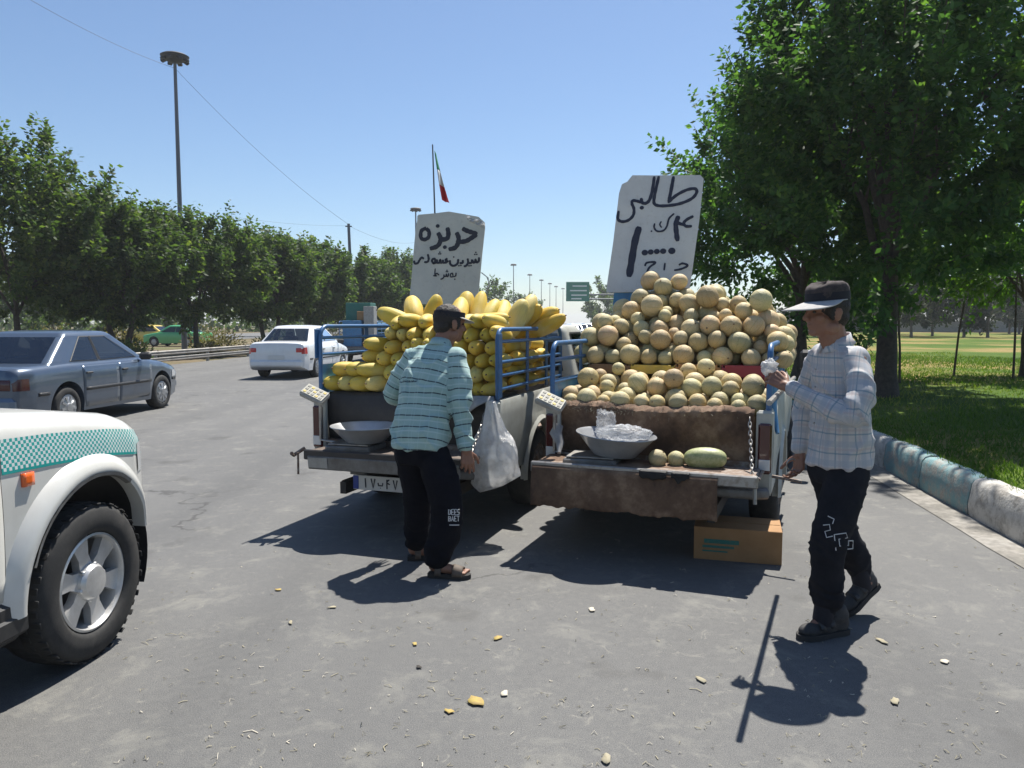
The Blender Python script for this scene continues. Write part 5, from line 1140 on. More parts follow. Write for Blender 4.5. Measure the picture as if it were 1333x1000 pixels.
tag(hang(), 'white plastic bag stuffed with bags hanging from the tailgate corner', 'plastic bag')
tag(crumple('plastic_bag', (1.295, 3.86, 1.325), (.042, .036, .04), 15, 'polythene_white', .4, fr=1.8), 'small white plastic bag crumpled in the raised hand beside the cantaloupes', 'plastic bag')
# steel rod resting on the side rail, pointing back at us
m = MB(); e0, e1 = gp(1012, 775), gp(962, 966); so_ = S.xy / S.z * 1.2; m.tube([(e0.x + so_.x, e0.y + so_.y, 1.2), (e1.x + so_.x, e1.y + so_.y, 1.2)], .013, 8); tag(m.build('steel_rod', 'steel'), 'long thin steel rod sticking out past the side rail beside the standing man', 'rod')
m = MB(); m.tube([pw(W2, (.735, -.01, 1.2)), pw(W2, (.75, .12, 1.17)), pw(W2, (.76, .2, .95)), pw(W2, (.8, .1, .82))], [.02, .03, .028, .012], 8); tag(m.build('blue_rag', 'blue_sheet', None, 70), 'twisted blue cloth hanging on the rail corner near the tall taillight', 'rag')

# cardboard box under truck two
t = thing('cardboard_box', 'flat brown cardboard box standing on the road under the tailgate corner', 'box', (1.51, 5.05, 0), math.atan2(-.15, .52))
bx_, by_, bz_ = .55, .34, .215
for nm, c, d in (('front_panel', (0, -by_ / 2, bz_ / 2), (bx_, .008, bz_)), ('back_panel', (0, by_ / 2, bz_ / 2), (bx_, .008, bz_)), ('side_panel', (bx_ / 2 - .004, 0, bz_ / 2), (.008, by_ - .01, bz_)), ('side_panel', (-bx_ / 2 + .004, 0, bz_ / 2), (.008, by_ - .01, bz_)), ('bottom_panel', (0, 0, .005), (bx_ - .02, by_ - .02, .008)),
                 ('top_flap', (0, -by_ / 4 - .003, bz_ - .002), (bx_ - .004, by_ / 2 - .006, .006)), ('top_flap', (0, by_ / 4 + .003, bz_ - .002), (bx_ - .004, by_ / 2 - .006, .006))):
    m = MB(); m.box(c, d, None, .002); o = m.build(nm, 'cardboard', t)
    if nm == 'front_panel':
        for k, (x, z, w, h) in enumerate([(-.1, .125, .22, .028), (-.12, .09, .2, .016), (-.14, .06, .16, .01)]):
            q = MB(); q.box((x, -by_ / 2 - .006, z), (w, .0015, h)); q.build('printed_line', 'teal_print', o)

# ------------------------------------------------------------------ lettered boards
class Ink:
    def __init__(s, M4, f): s.M, s.f, s.k = M4, f, 0          # f: zoom px -> board (u, v)
    def stroke(s, par, pts, w, taper=True, mat='ink'):
        m = MB()
        P = [Vector(s.f(*p)) for p in pts]; sm = []
        for i in range(len(P) - 1):                             # catmull-rom
            p0, p1, p2, p3 = P[max(i - 1, 0)], P[i], P[i + 1], P[min(i + 2, len(P) - 1)]
            for q in np.linspace(0, 1, 6)[:-1]: sm.append(.5 * ((2 * p1) + (p2 - p0) * q + (2 * p0 - 5 * p1 + 4 * p2 - p3) * q * q + (3 * p1 - p0 - 3 * p2 + p3) * q ** 3))
        sm.append(P[-1]); s.k += 1; z = .0025 + .0003 * (s.k % 9); h = w / 2; L_, R_ = [], []
        for i, p in enumerate(sm):
            d = sm[min(i + 1, len(sm) - 1)] - sm[max(i - 1, 0)]; d = d.normalized() if d.length > 1e-6 else Vector((1, 0)); n = Vector((-d.y, d.x)); e = min(i, len(sm) - 1 - i); hh = h * (1 if not taper or e > 1 else (.55, .85)[e]) * (1 + .08 * math.sin(i * 1.7))
            L_.append(p + n * hh); R_.append(p - n * hh)
        n = len(sm); m.add([s.M @ Vector((p.x, p.y, z)) for p in L_ + R_], [(i, i + 1, n + i + 1, n + i) for i in range(n - 1)]); m.build('letter_stroke', mat, par, 0, fix=False)
    def dot(s, par, c, r, mat='ink'):
        m = MB()
        s.k += 1; p = Vector(s.f(*c)); z = .0025 + .0003 * (s.k % 9); m.add([s.M @ Vector((p.x + r * math.cos(a) * 1.1, p.y + r * math.sin(a), z)) for a in np.linspace(0, 2 * math.pi, 11)[:-1]], [tuple(range(10))]); m.build('letter_dot', mat, par, 0, fix=False)
def board_poly(name, poly, th, M4, mat, parent):
    m = MB(); m.prism(poly, M4 @ Matrix.Translation((0, 0, -th)), th); return m.build(name, mat, parent, 20)
# board one: zoom window 525..645 x 265..395 (7.69x)
def pxm(zx, zy, sc, ox, oy, cx, cy, s_): return lambda u, v: ((u / sc + ox - cx) / s_, (cy - (v / sc + oy)) / s_)
d1 = 7.75; s1 = 1000 / d1; c1 = Vector(((583 - 667) / 1000 * d1, d1, 1.55 + (420 - 335) / 1000 * d1 * 1.0)); 
B1 = Matrix.Translation(c1) @ Matrix.Rotation(rzh(8), 4, 'Z') @ Matrix.Rotation(R(90 - 5), 4, 'X'); f1 = pxm(0, 0, 7.69, 525, 265, 583, 335, s1)
b1 = thing('lettered_board', 'grey white board with bold dark lettering above the yellow melons', 'sign', c1 - Vector((0, 0, .5)))
def loc(M4, par): return Matrix.Translation(-Vector(par.location)) @ M4
P1 = [f1(*p) for p in [(150, 118), (300, 108), (460, 92), (620, 122), (760, 150), (822, 205), (826, 260), (800, 520), (772, 860), (760, 1010), (60, 1010), (85, 800), (105, 500), (125, 250)]]
BM1 = loc(B1, b1); board_poly('panel', P1, .018, BM1, 'board_a', b1)
for a_, b_ in ((( -.30, .42), (-.36, -.75)), ((.27, .36), (.22, -.75))): fm = MB(); fm.tube([BM1 @ Vector((a_[0], a_[1], -.035)), BM1 @ Vector((b_[0], b_[1], -.035))], .016, 6); fm.build('support_post', 'wood', b1)
ik = Ink(BM1, f1); m = MB()
for st in [[(598, 262), (650, 288), (700, 305), (752, 322)], [(748, 325), (690, 360), (640, 388), (575, 395), (545, 375)], [(540, 300), (562, 350), (560, 400), (530, 452), (462, 468)], [(448, 250), (460, 320), (440, 365), (375, 368)], [(352, 300), (378, 350), (375, 400), (340, 440), (272, 460)]]: ik.stroke(b1, st, 46 / 7.69 / s1)
ik.stroke(b1, [(235, 255), (185, 280), (180, 345), (215, 368), (258, 345), (262, 290), (232, 258)], 38 / 7.69 / s1, False)
for c in ((350, 235), (425, 446)): ik.dot(b1, c, 19 / 7.69 / s1)
for st in [[(770, 550), (768, 588), (745, 600), (736, 572), (730, 598), (712, 600), (704, 572)], [(700, 570), (695, 603), (662, 606)], [(655, 560), (662, 598), (645, 630), (618, 640)], [(608, 575), (606, 603), (575, 606)], [(562, 565), (556, 608), (520, 632), (485, 618), (478, 575)],
           [(455, 560), (435, 572), (448, 592), (462, 578)], [(450, 598), (412, 599), (408, 570)], [(408, 596), (386, 599), (380, 570), (373, 597), (352, 598), (345, 565)], [(350, 598), (308, 600), (298, 572), (322, 560), (330, 590), (305, 612)], [(252, 512), (262, 560), (250, 590), (215, 592)], [(215, 560), (190, 547), (170, 570), (152, 600), (122, 604), (112, 575)]]: ik.stroke(b1, st, 23 / 7.69 / s1)
for c in ((728, 522), (748, 522), (738, 502), (692, 632), (672, 634), (590, 630), (570, 632), (516, 545), (366, 512), (384, 512), (375, 495)): ik.dot(b1, c, 8 / 7.69 / s1)
for st in [[(542, 700), (538, 732), (512, 740)], [(512, 740), (488, 740), (486, 716), (505, 706), (512, 732)], [(466, 705), (462, 734), (448, 735), (444, 712), (440, 735), (425, 735)], [(420, 716), (418, 745), (402, 760), (384, 763)], [(372, 725), (348, 706), (328, 722), (345, 730), (310, 729)], [(330, 655), (326, 722)]]: ik.stroke(b1, st, 14 / 7.69 / s1)
for c in ((530, 765), (443, 690), (457, 690), (450, 676)): ik.dot(b1, c, 7 / 7.69 / s1)
def wrap(u, v):
    p = [(618, 122), (760, 150), (828, 210), (826, 268), (755, 262), (690, 205)]; a = Vector(f1(640 + 190 * u, 128 + 95 * u + 10 * math.sin(u * 6))); b = Vector(f1(655 + 165 * u, 190 + 75 * u)); q = a.lerp(b, v)
    return BM1 @ Vector((q.x, q.y, .01 + .012 * math.sin(u * 14 + v * 5) + .008 * nz((u * 6, v * 6, 1))))
cloth('torn_wrapping', wrap, 26, 10, 'polythene', .002, b1)
m = MB()
for k in range(3): m.tube([BM1 @ Vector((*f1(790 + 4 * k, 700), -.01)), BM1 @ Vector((*f1(850 + 10 * k, 745 + 6 * k), .01)), BM1 @ Vector((*f1(885 - 8 * k, 830), .02)), BM1 @ Vector((*f1(850 - 10 * k, 940), .0))], .003, 5)
m.build('tie_wire', 'pvc', b1)
# board two: zoom window 780..920 x 220..380 (6.25x)
d2 = 7.1; s2 = 1000 / d2; c2 = Vector(((850 - 667) / 1000 * d2, d2, 1.55 + (420 - 300) / 1000 * d2))
B2 = Matrix.Translation(c2) @ Matrix.Rotation(rzh(12), 4, 'Z') @ Matrix.Rotation(R(90 - 6), 4, 'X'); f2 = pxm(0, 0, 6.25, 780, 220, 850, 300, s2)
b2 = thing('lettered_board', 'white board with hand painted dark blue lettering above the cantaloupes', 'sign', c2 - Vector((0, 0, .6))); BM2 = loc(B2, b2)
board_poly('panel', [f2(*p) for p in [(255, 58), (420, 66), (600, 72), (790, 78), (816, 108), (790, 420), (745, 800), (720, 1000), (62, 1010), (66, 950), (110, 600), (150, 200), (172, 128), (215, 108)]], .016, BM2, 'board_b', b2)
board_poly('lower_panel', [f2(*p) for p in [(125, 955), (725, 1010), (720, 1180), (115, 1160)]], .012, BM2 @ Matrix.Translation((0, 0, -.018)), 'blue_sheet', b2)
for a_, b_ in (((-.22, .40), (-.36, -.9)), ((.28, .42), (.20, -.9))): fm = MB(); fm.tube([BM2 @ Vector((a_[0], a_[1], -.036)), BM2 @ Vector((b_[0], b_[1], -.036))], .016, 6); fm.build('support_post', 'wood', b2)
ik = Ink(BM2, f2); m = MB(); k_ = 1 / 6.25 / s2
for st, w in [([(548, 288), (600, 238), (680, 196), (748, 186), (764, 215), (730, 262), (650, 298), (560, 314), (470, 314), (432, 292), (434, 235), (450, 150), (466, 75)], 25), ([(582, 80), (566, 180), (546, 296)], 28), ([(430, 75), (418, 180), (396, 262), (368, 290), (338, 284), (328, 246)], 26),
              ([(330, 284), (300, 272), (262, 266), (256, 292), (272, 332), (268, 384), (230, 424), (176, 434), (144, 408), (150, 345)], 24), ([(742, 406), (694, 430), (668, 458), (684, 484), (732, 486)], 24), ([(626, 400), (606, 465), (612, 540), (622, 604)], 38), ([(600, 440), (640, 465), (680, 470)], 26),
              ([(592, 380), (552, 420), (536, 480), (510, 515), (462, 520), (436, 490), (440, 455)], 15), ([(492, 440), (480, 466), (496, 492)], 12), ([(318, 478), (285, 600), (258, 780), (242, 885)], 56),
              ([(368, 800), (384, 772), (452, 770), (404, 810), (386, 858), (408, 893), (440, 902)], 17), ([(526, 775), (520, 836)], 16), ([(634, 795), (664, 782), (704, 800), (654, 826), (598, 836)], 17)]: ik.stroke(b2, st, w * k_, True, 'ink_blue')
for c, r_ in [((335, 326), 16), ((365, 690), 24), ((412, 686), 22), ((460, 683), 22), ((510, 681), 23), ((578, 680), 27), ((432, 848), 11), ((415, 518), 7)]: ik.dot(b2, c, r_ * k_, 'ink_blue')

# flag
t = thing('flag', 'small tricolour flag hanging limp on a thin pole behind the lettered board', 'flag', (-.78, 8.0, 0)); m = MB(); m.tube([(.02, 0, .9), (0, 0, 2.2), (-.03, 0, 3.36)], [.011, .01, .007], 7); m.build('flag_pole', 'lamp_grey', t)
for nm, mt, a, b in (('green_stripe', 'flag_green', 0, .36), ('white_stripe', 'flag_white', .36, .68), ('red_stripe', 'flag_red', .68, 1)):
    def fl(u, v, a=a, b=b):
        q = a + (b - a) * u; w = .02 + .085 * q; return Vector((-.025 + .015 + .075 * q ** 1.3 + w * v * .7, .03 * math.sin(v * 7 + q * 5), 3.30 - .50 * q - .03 * v))
    cloth(nm, fl, 10, 8, mt, .002, t)

# ------------------------------------------------------------------ street furniture
def lamp_mast(label, x, y, h, head=.85, group=None, seg=12):
    t = thing('lamp_mast', label, 'street lamp', (x, y, -.05), 0, group); m = MB(); m.tube([(0, 0, 0), (0, 0, h * .5), (0, 0, h)], [.17, .13, .09], seg); m.build('pole', 'lamp_grey', t)
    m = MB(); m.lathe([(.1, h - .35), (head * .45, h - .3), (head * .9, h - .12), (head, h + .03), (head * .8, h + .12), (head * .2, h + .2), (.02, h + .22)], 24); m.build('lamp_head', 'lamp_dark', t)
    for k in range(8):
        a = 2 * math.pi * k / 8; m = MB(); m.box((math.cos(a) * head * .8, math.sin(a) * head * .8, h - .18), (.34, .26, .16), rot(0, 25, math.degrees(a)), .03); m.build('floodlight', 'lamp_dark', t)
    return t
lamp_mast('tall dark lamp mast rising out of the median trees', -19.6, 46, 17.0, .8)
m = MB(); m.box((0, 0, 8.2), (.6, .06, .05)); 
lamp_mast('lamp mast whose head shows beside the lettered melon board', -13.1, 106, 17.0, .75)
for k, (px, d) in enumerate([(669, 206), (690, 249), (705, 280), (716, 305), (724, 330), (733, 350)]): lamp_mast('slim distant lamp mast in the line leading to the road sign', (px - 667) / 1000 * d, d, 17.0, .8, 'distant lamp masts', 8)
t = thing('utility_pole', 'plain grey pole carrying the overhead wire above the median trees', 'pole', (-12.5, 60, -.05), 0); m = MB(); m.tube([(.15, 0, 0), (-.1, 0, 9.2)], [.15, .11], 10); m.build('pole', 'lamp_grey', t); m = MB(); m.box((-.1, 0, 9.0), (.5, .08, .08)); m.build('crossarm', 'lamp_dark', t)
def wire(label, a, b, sag, r=.012):
    a, b = Vector(a), Vector(b); m = MB(); m.tube([a.lerp(b, q) - Vector((0, 0, sag * 4 * q * (1 - q))) for q in np.linspace(0, 1, 33)], r, 4); tag(m.build('overhead_wire', 'lamp_dark', None, 60), label, 'wire')
wire('overhead wire sloping from the tall lamp mast down to the utility pole', (-12.6, 60, 9.1), (-19.6, 46, 16.3), .55, .011); wire('overhead wire running from the tall lamp mast up out over the road', (-19.6, 46, 16.3), (-21.2, 16, 16.2), 1.2, .01); wire('faint second wire running from the utility pole past the tall lamp mast', (-12.6, 60, 9.0), (-19.4, 46, 8.3), .3, .006); wire('faint wire running from the utility pole towards the far lamp mast', (-12.6, 60, 9.0), (-13.1, 106, 12.5), .6, .01)
# guard rail
t = thing('guard_rail', 'grey double beam guard rail along the planted median', 'guard rail', (0, 0, 0)); ys = np.arange(8, 130, 4.0)
for z0, nm in ((.43, 'beam'), (.2, 'beam')):
    for k in range(len(ys) - 1):
        ya, yb = ys[k], ys[k + 1] + .06; prof = [(0, -.085), (.045, -.06), (.045, -.03), (.005, -.008), (.005, .008), (.045, .03), (.045, .06), (0, .085), (-.006, .085), (-.006, -.085)]
        m = MB(); m.loft([[Vector((rail_x(y) + u, y, z0 + w)) for u, w in prof] for y in (ya, yb)]); m.build(nm, 'rail_metal', t, 20)
for y in ys:
    m = MB(); m.box((rail_x(y) - .07, y, .24), (.1, .12, .58), None, .01); m.build('post', 'rail_metal', t)
# overhead road signs
t = thing('sign_gantry', 'distant gantry with a green and a blue direction sign over the road', 'road sign', (10.2, 120, 0)); 
m = MB(); m.box((0, 0, 6.35), (3.6, .1, 3.0), None, .03); g = m.build('green_sign', 'sign_green', t)
for z, w, x in ((7.2, 2.2, .3), (6.5, 2.6, .1), (5.8, 2.4, .2), (5.25, 1.6, -.2)):
    m = MB(); m.box((x, -.06, z), (w, .01, .2)); m.build('lettering', 'sign_white', g)
m = MB(); m.box((7.6, 0, 5.7), (3.4, .1, 2.0), None, .03); g = m.build('blue_sign', 'sign_blue', t)
m = MB(); m.box((7.6, -.06, 5.9), (2.4, .01, .22)); m.build('lettering', 'sign_white', g)
m = MB(); m.tube([(-1.8, .2, 5.9), (13, .2, 5.9)], .12, 8); m.tube([(-1.8, .2, 5.2), (13, .2, 5.2)], .12, 8); m.build('beam', 'lamp_grey', t); m = MB(); m.tube([(13, .2, 0), (13, .2, 6.2)], .2, 10); m.build('post', 'lamp_grey', t)
# park boundary wall
t = thing('park_wall', 'low pale wall far behind the lawn', 'wall', (0, 0, 0)); m = MB(); m.loft([[Vector((x, y, z)) for x, y, z in ((20 + q * 6, 112 - q * 3, .2), (20 + q * 6, 112 - q * 3, 1.75), (20.3 + q * 6, 112.3 - q * 3, 1.75), (20.3 + q * 6, 112.3 - q * 3, .2))] for q in range(14)]); m.build('wall', 'concrete', t)

# ------------------------------------------------------------------ lorry in the traffic behind the first truck
tk3 = make_pickup('pickup_truck', 'far blue pickup piled with boxes, seen through the side rails', (-5.9, 29.5, 0), rzh(5), 'blue_sheet')
rails(tk3, 'side_rails', 1, .03, 2.2, ZT, 1.6, [1.15, 1.3, 1.45], [.7, 1.4]); rails(tk3, 'side_rails', -1, .03, 2.2, ZT, 1.6, [1.15, 1.3, 1.45], [.7, 1.4])
W3 = T2W(Vector((-5.9, 29.5, 0)), 5)
for c, d, mt, lb in [((-.3, .5, .63), (.75, .6, 1.0), 'blue_sheet', 'blue carton at the tail of the far pickup'), ((.35, .5, .63), (.4, .5, 1.55), 'pvc', 'tall cream carton on the far pickup'), ((-.25, 1.3, .63), (1.0, .8, 1.7), 'teal_print', 'large dark teal box on the far pickup'), ((.0, .75, 1.64), (.4, .4, .35), 'cardboard', 'small brown carton on top of the far pickup load')]:
    t = thing('carton', lb, 'box', W3 @ Vector(c), rzh(5), 'cartons on the far pickup'); m = MB(); m.box((0, 0, d[2] / 2), d, None, .012); m.build('carton_body', mt, t); m = MB(); m.box((0, 0, d[2] + .002), (.06, d[1] * .99, .004)); m.build('tape', 'litter_straw', t)

# ------------------------------------------------------------------ litter on the asphalt
def scrap(name, label, cat, p, size, mat, seed, asp=.6, curl=.14):
    rnd = random.Random(seed); n = 11; m = MB(); vs = [Vector((0, 0, size * curl * .25))]
    for k in range(n):
        a = 2 * math.pi * k / n; r_ = size * rnd.uniform(.6, 1.1); vs.append(Vector((math.cos(a) * r_, math.sin(a) * r_ * asp, .003 + size * curl * rnd.uniform(0, .5))))
    m.add(vs, [(0, 1 + k, 1 + (k + 1) % n) for k in range(n)]); o = m.build(name, mat, None, 30); solid(o, .0015, 1); o.location = p + Vector((0, 0, .003)); o.rotation_euler = (0, 0, rnd.uniform(0, 6)); tag(o, label, cat); return o
for k, (px, py, sz, mt, nm, lb) in enumerate([(620, 915, .05, 'leaf_litter', 'dry_leaf', 'largest yellow brown dry leaf lying on the open asphalt'), (585, 928, .026, 'leaf_litter', 'dry_leaf', 'small yellow leaf bit beside the largest dry leaf'), (362, 769, .024, 'leaf_litter', 'fruit_peel', 'pale yellow bit of melon peel on the road behind the yellow melon truck'),
        (657, 905, .028, 'litter_paper', 'paper_scrap', 'crumpled white paper scrap beside the largest dry leaf'), (1230, 863, .03, 'litter_paper', 'paper_scrap', 'white paper scrap near the painted kerb side'), (770, 795, .032, 'litter_paper', 'paper_scrap', 'flat pale paper strip at the edge of the cantaloupe truck shadow'),
        (1148, 836, .04, 'litter_straw', 'straw_wisp', 'pale straw wisp beside the standing man shoe'), (912, 886, .04, 'litter_straw', 'straw_wisp', 'pale straw wisp on the asphalt left of the rod shadow'), (790, 990, .045, 'litter_straw', 'straw_wisp', 'pale curved straw wisp lowest on the open asphalt'), (545, 870, .02, 'litter_dark', 'dark_stub', 'small dark stub on the asphalt behind the stooping man'),
        (648, 832, .03, 'leaf_litter', 'dry_leaf', 'thin yellowish leaf on the asphalt below the truck gap'), (433, 792, .03, 'litter_straw', 'straw_wisp', 'tan straw wisp behind the yellow melon truck shadow'), (378, 812, .03, 'litter_straw', 'straw_wisp', 'lighter straw wisp close to the peel bit'), (540, 840, .022, 'leaf_litter', 'dry_leaf', 'curled leaf near the stooping man shadow'), (1165, 915, .04, 'litter_straw', 'straw_wisp', 'twisted straw wisp past the hat shadow')]):
    scrap(nm, lb, 'litter', gp(px, py), sz, mt, k, .45 if 'straw' in nm else .65)
rg2 = np.random.default_rng(21); m = MB()
for k in range(520):
    p = gp(rg2.uniform(150, 1330), 700 + 300 * rg2.random() ** .8) if k < 430 else gp(rg2.normal(480, 150), rg2.normal(890, 70))
    if p.y < 2.2 or p.x > kerb_x(p.y) - .25 or p.y > 9: continue
    a = rg2.uniform(0, 6.28); ln = rg2.uniform(.003, .013) * (2.4 if rg2.random() < .1 else 1); w = rg2.uniform(.0008, .0022); d = Vector((math.cos(a), math.sin(a), 0)); n = Vector((-d.y, d.x, 0)); b = n * rg2.normal() * .012
    q = [p - d * ln, p + b, p + d * ln]; z = [.003, .004 + abs(rg2.normal()) * .004, .003]
    vs = [v + Vector((0, 0, zz)) + n * w * s_ for v, zz in zip(q, z) for s_ in (-1, 1)]; m.add(vs, [(0, 1, 3, 2), (2, 3, 5, 4)], int(rg2.integers(3)))
o = m.build('litter_shreds', ['litter_straw', 'litter_paper', 'litter_straw'], None, 0, fix=False, kind='stuff'); solid(o, .0012, 0); tag(o, 'scattered straw shreds and crumbs on the asphalt', 'litter')

# ------------------------------------------------------------------ summer haze
def haze():
    m, t, p = newmat('haze'); t.nodes.remove(p); v = nd(t, 'ShaderNodeVolumePrincipled'); v.inputs['Color'].default_value = (.86, .9, .95, 1); v.inputs['Density'].default_value = HAZE; v.inputs['Anisotropy'].default_value = .3
    L(t, v.outputs[0], t.nodes['Material Output'].inputs['Volume']); MAT['haze'] = m
    b = MB(); b.box((0, 750, 9), (1640, 2140, 21)); o = b.build('haze', 'haze', None, 0); o['kind'] = 'stuff'; tag(o, 'thin pale summer haze over the road and park', 'haze')
HAZE = .0006
haze()

# ------------------------------------------------------------------ people
def V3(*a): return Vector(a)
def smooth_path(pts, n=6):
    P = [Vector(p) for p in pts]; out = []
    for i in range(len(P) - 1):
        p0, p1, p2, p3 = P[max(i - 1, 0)], P[i], P[i + 1], P[min(i + 2, len(P) - 1)]
        for q in np.linspace(0, 1, n + 1)[:-1]: out.append(.5 * ((2 * p1) + (p2 - p0) * q + (2 * p0 - 5 * p1 + 4 * p2 - p3) * q * q + (3 * p1 - p0 - 3 * p2 + p3) * q ** 3))
    return out + [P[-1]]
def limb(mb, pts, rs, n=6, seg=14):
    P = smooth_path(pts, n); k = np.linspace(0, 1, len(P)); R_ = np.interp(k, np.linspace(0, 1, len(rs)), rs)
    mb.tube([P[0] - (P[1] - P[0]).normalized() * rs[0] * .7] + P + [P[-1] + (P[-1] - P[-2]).normalized() * rs[-1] * .6], [rs[0] * .5] + list(R_) + [rs[-1] * .5], seg)
def hand(mb, wrist, f, pn, side, curl=(.35, .45, .35), k=1.0, thumb_in=.3, spread=.06):
    """f finger direction, pn palm-facing normal, side = towards the thumb"""
    f = Vector(f).normalized(); pn = Vector(pn); pn = (pn - f * pn.dot(f)).normalized(); sd = f.cross(pn); sd = sd if sd.dot(Vector(side)) > 0 else -sd; w = Vector(wrist)
    mb.cap(w - f * .05 * k, w + f * .012 * k, .026 * k, .025 * k)
    spec = [(.033, .085, (.042, .026, .021), .0088), (.011, .09, (.047, .03, .022), .009), (-.011, .086, (.043, .028, .021), .0086), (-.031, .078, (.034, .021, .018), .0078)]
    for i, (o, ln, ph, r) in enumerate(spec):
        kn = w + (f * ln + sd * o) * k; mb.cap(w + (f * .012 + sd * o * .55) * k, kn, .015 * k, .0115 * k); d = (f + sd * spread * (1.5 - i)).normalized(); p = kn
        for j, l in enumerate(ph):
            a = curl[j] * (1 + .14 * i); d = (d * math.cos(a) + pn * math.sin(a)).normalized() if j == 0 else (Quaternion(d.cross(pn).normalized() if d.cross(pn).length > .01 else sd, a) @ d)
            e = p + d * l * k; mb.cap(p, e, r * (1.05 - .12 * j) * k, r * (.95 - .12 * j) * k, 10); p = e
    p = w + (f * .022 + sd * .024 + pn * .008) * k; d = (f * .62 + sd * .68 + pn * thumb_in).normalized()
    for j, (l, r) in enumerate(((.045, .013), (.034, .0105), (.026, .0095))):
        e = p + d * l * k; mb.cap(p, e, r * k, r * .9 * k, 10); p = e; d = (d + f * .25 + pn * .22 - sd * .2).normalized()
def head(mb, c, f, u, neck):
    f = Vector(f).normalized(); u = Vector(u); r = f.cross(u).normalized(); u = r.cross(f).normalized(); Q = Matrix((r, f, u)).transposed(); c = Vector(c)
    pt = lambda x, y, z: c + r * x + f * y + u * z
    E = lambda x, y, z, a, b, d: mb.ell(pt(x, y, z), (a, b, d), Q, 20, 14)
    E(0, -.012, .035, .076, .097, .088); E(0, .028, -.045, .06, .066, .075); E(0, .068, -.096, .027, .024, .02); E(0, .07, .03, .052, .03, .035); E(0, .084, .024, .047, .015, .011)
    for q in (-1, 1):
        E(q * .04, .058, -.03, .025, .028, .026); E(q * .079, -.012, -.012, .010, .021, .034); E(q * .083, -.02, .0, .006, .017, .022); E(q * .048, .0, -.075, .02, .04, .03); E(q * .011, .103, -.03, .009, .011, .008)
    mb.cap(pt(0, .09, .014), pt(0, .112, -.026), .0095, .0135); E(0, .087, -.06, .023, .013, .0065); E(0, .084, -.073, .02, .012, .0065)
    mb.cap(pt(0, -.028, -.05), neck, .055, .06); mb.cap(pt(0, .0, -.085), Vector(neck) + f * .015, .048, .055)
    return pt, Q
def wrinkle(me, amp, fr, seed=0, aniso=(1, 1, 1), extra=None):
    n = len(me.vertices); co = np.empty(n * 3, np.float32); me.vertices.foreach_get('co', co); co = co.reshape(-1, 3); no = np.empty(n * 3, np.float32); me.vertices.foreach_get('normal', no); no = no.reshape(-1, 3); out = co.copy()
    for i in range(n):
        p = Vector((co[i, 0] * aniso[0], co[i, 1] * aniso[1], co[i, 2] * aniso[2])); w = noise.noise(p * fr * .4 + Vector((seed, 3, 1))) * .18
        q = Vector((p.x + w, p.y - w, p.z + w * .6)); a = (1 - 2.2 * abs(noise.noise(q * fr + Vector((seed, 0, 0))))) * .7 + .45 * noise.noise(q * fr * 2.3 + Vector((0, seed, 0))) + 1.3 * max(0, 1 - 5.0 * abs(noise.noise(Vector((q.x + q.z * .6, q.y - q.z * .4, q.z * .8)) * fr * .9 + Vector((seed, seed, 2))))) - .25
        k = amp * (extra(Vector(co[i])) if extra else 1); out[i] = co[i] + no[i] * a * k
    me.vertices.foreach_set('co', out.ravel()); me.update()
def bone_uv(me, bones):
    """bones: (p0, p1, v0, ref) ; v along the bone, u around it"""
    n = len(me.vertices); co = np.empty(n * 3, np.float32); me.vertices.foreach_get('co', co); co = co.reshape(-1, 3).astype(float); best = np.full(n, 9e9); uv = np.zeros((n, 3))
    for (p0, p1, v0, ref, wgt) in bones:
        p0, p1 = np.array(p0), np.array(p1); d = p1 - p0; ln = np.linalg.norm(d); d /= ln; t = (co - p0) @ d; tc = np.clip(t, 0, ln); ds = np.linalg.norm(co - p0 - tc[:, None] * d, axis=1) / wgt
        a = np.array(ref, float); a -= d * (a @ d); a /= np.linalg.norm(a); b = np.cross(d, a); rel = co - p0 - t[:, None] * d; ang = np.arctan2(rel @ b, rel @ a); m_ = ds < best
        uv[m_, 0] = ang[m_] * wgt * .95; uv[m_, 1] = v0 + t[m_]; best[m_] = ds[m_]
    setuv(me, uv)
def mesh_obj(name, me, mat, parent):
    me.name = name; me.materials.clear(); me.materials.append(MAT[mat]); return link(bpy.data.objects.new(name, me), parent)
def torso_loft(mb, rings, seg=26):
    """rings: (centre, right, fwd, rx, ry)"""
    out = []
    for c, r, f, rx, ry in rings:
        r = Vector(r).normalized(); f = Vector(f).normalized(); ring = []
        for k in range(seg):
            a = 2 * math.pi * k / seg; ca, sa = math.cos(a), math.sin(a); e = .85; ring.append(Vector(c) + r * rx * math.copysign(abs(ca) ** e, ca) + f * ry * math.copysign(abs(sa) ** e, sa))
        out.append(ring)
    mb.loft(out)
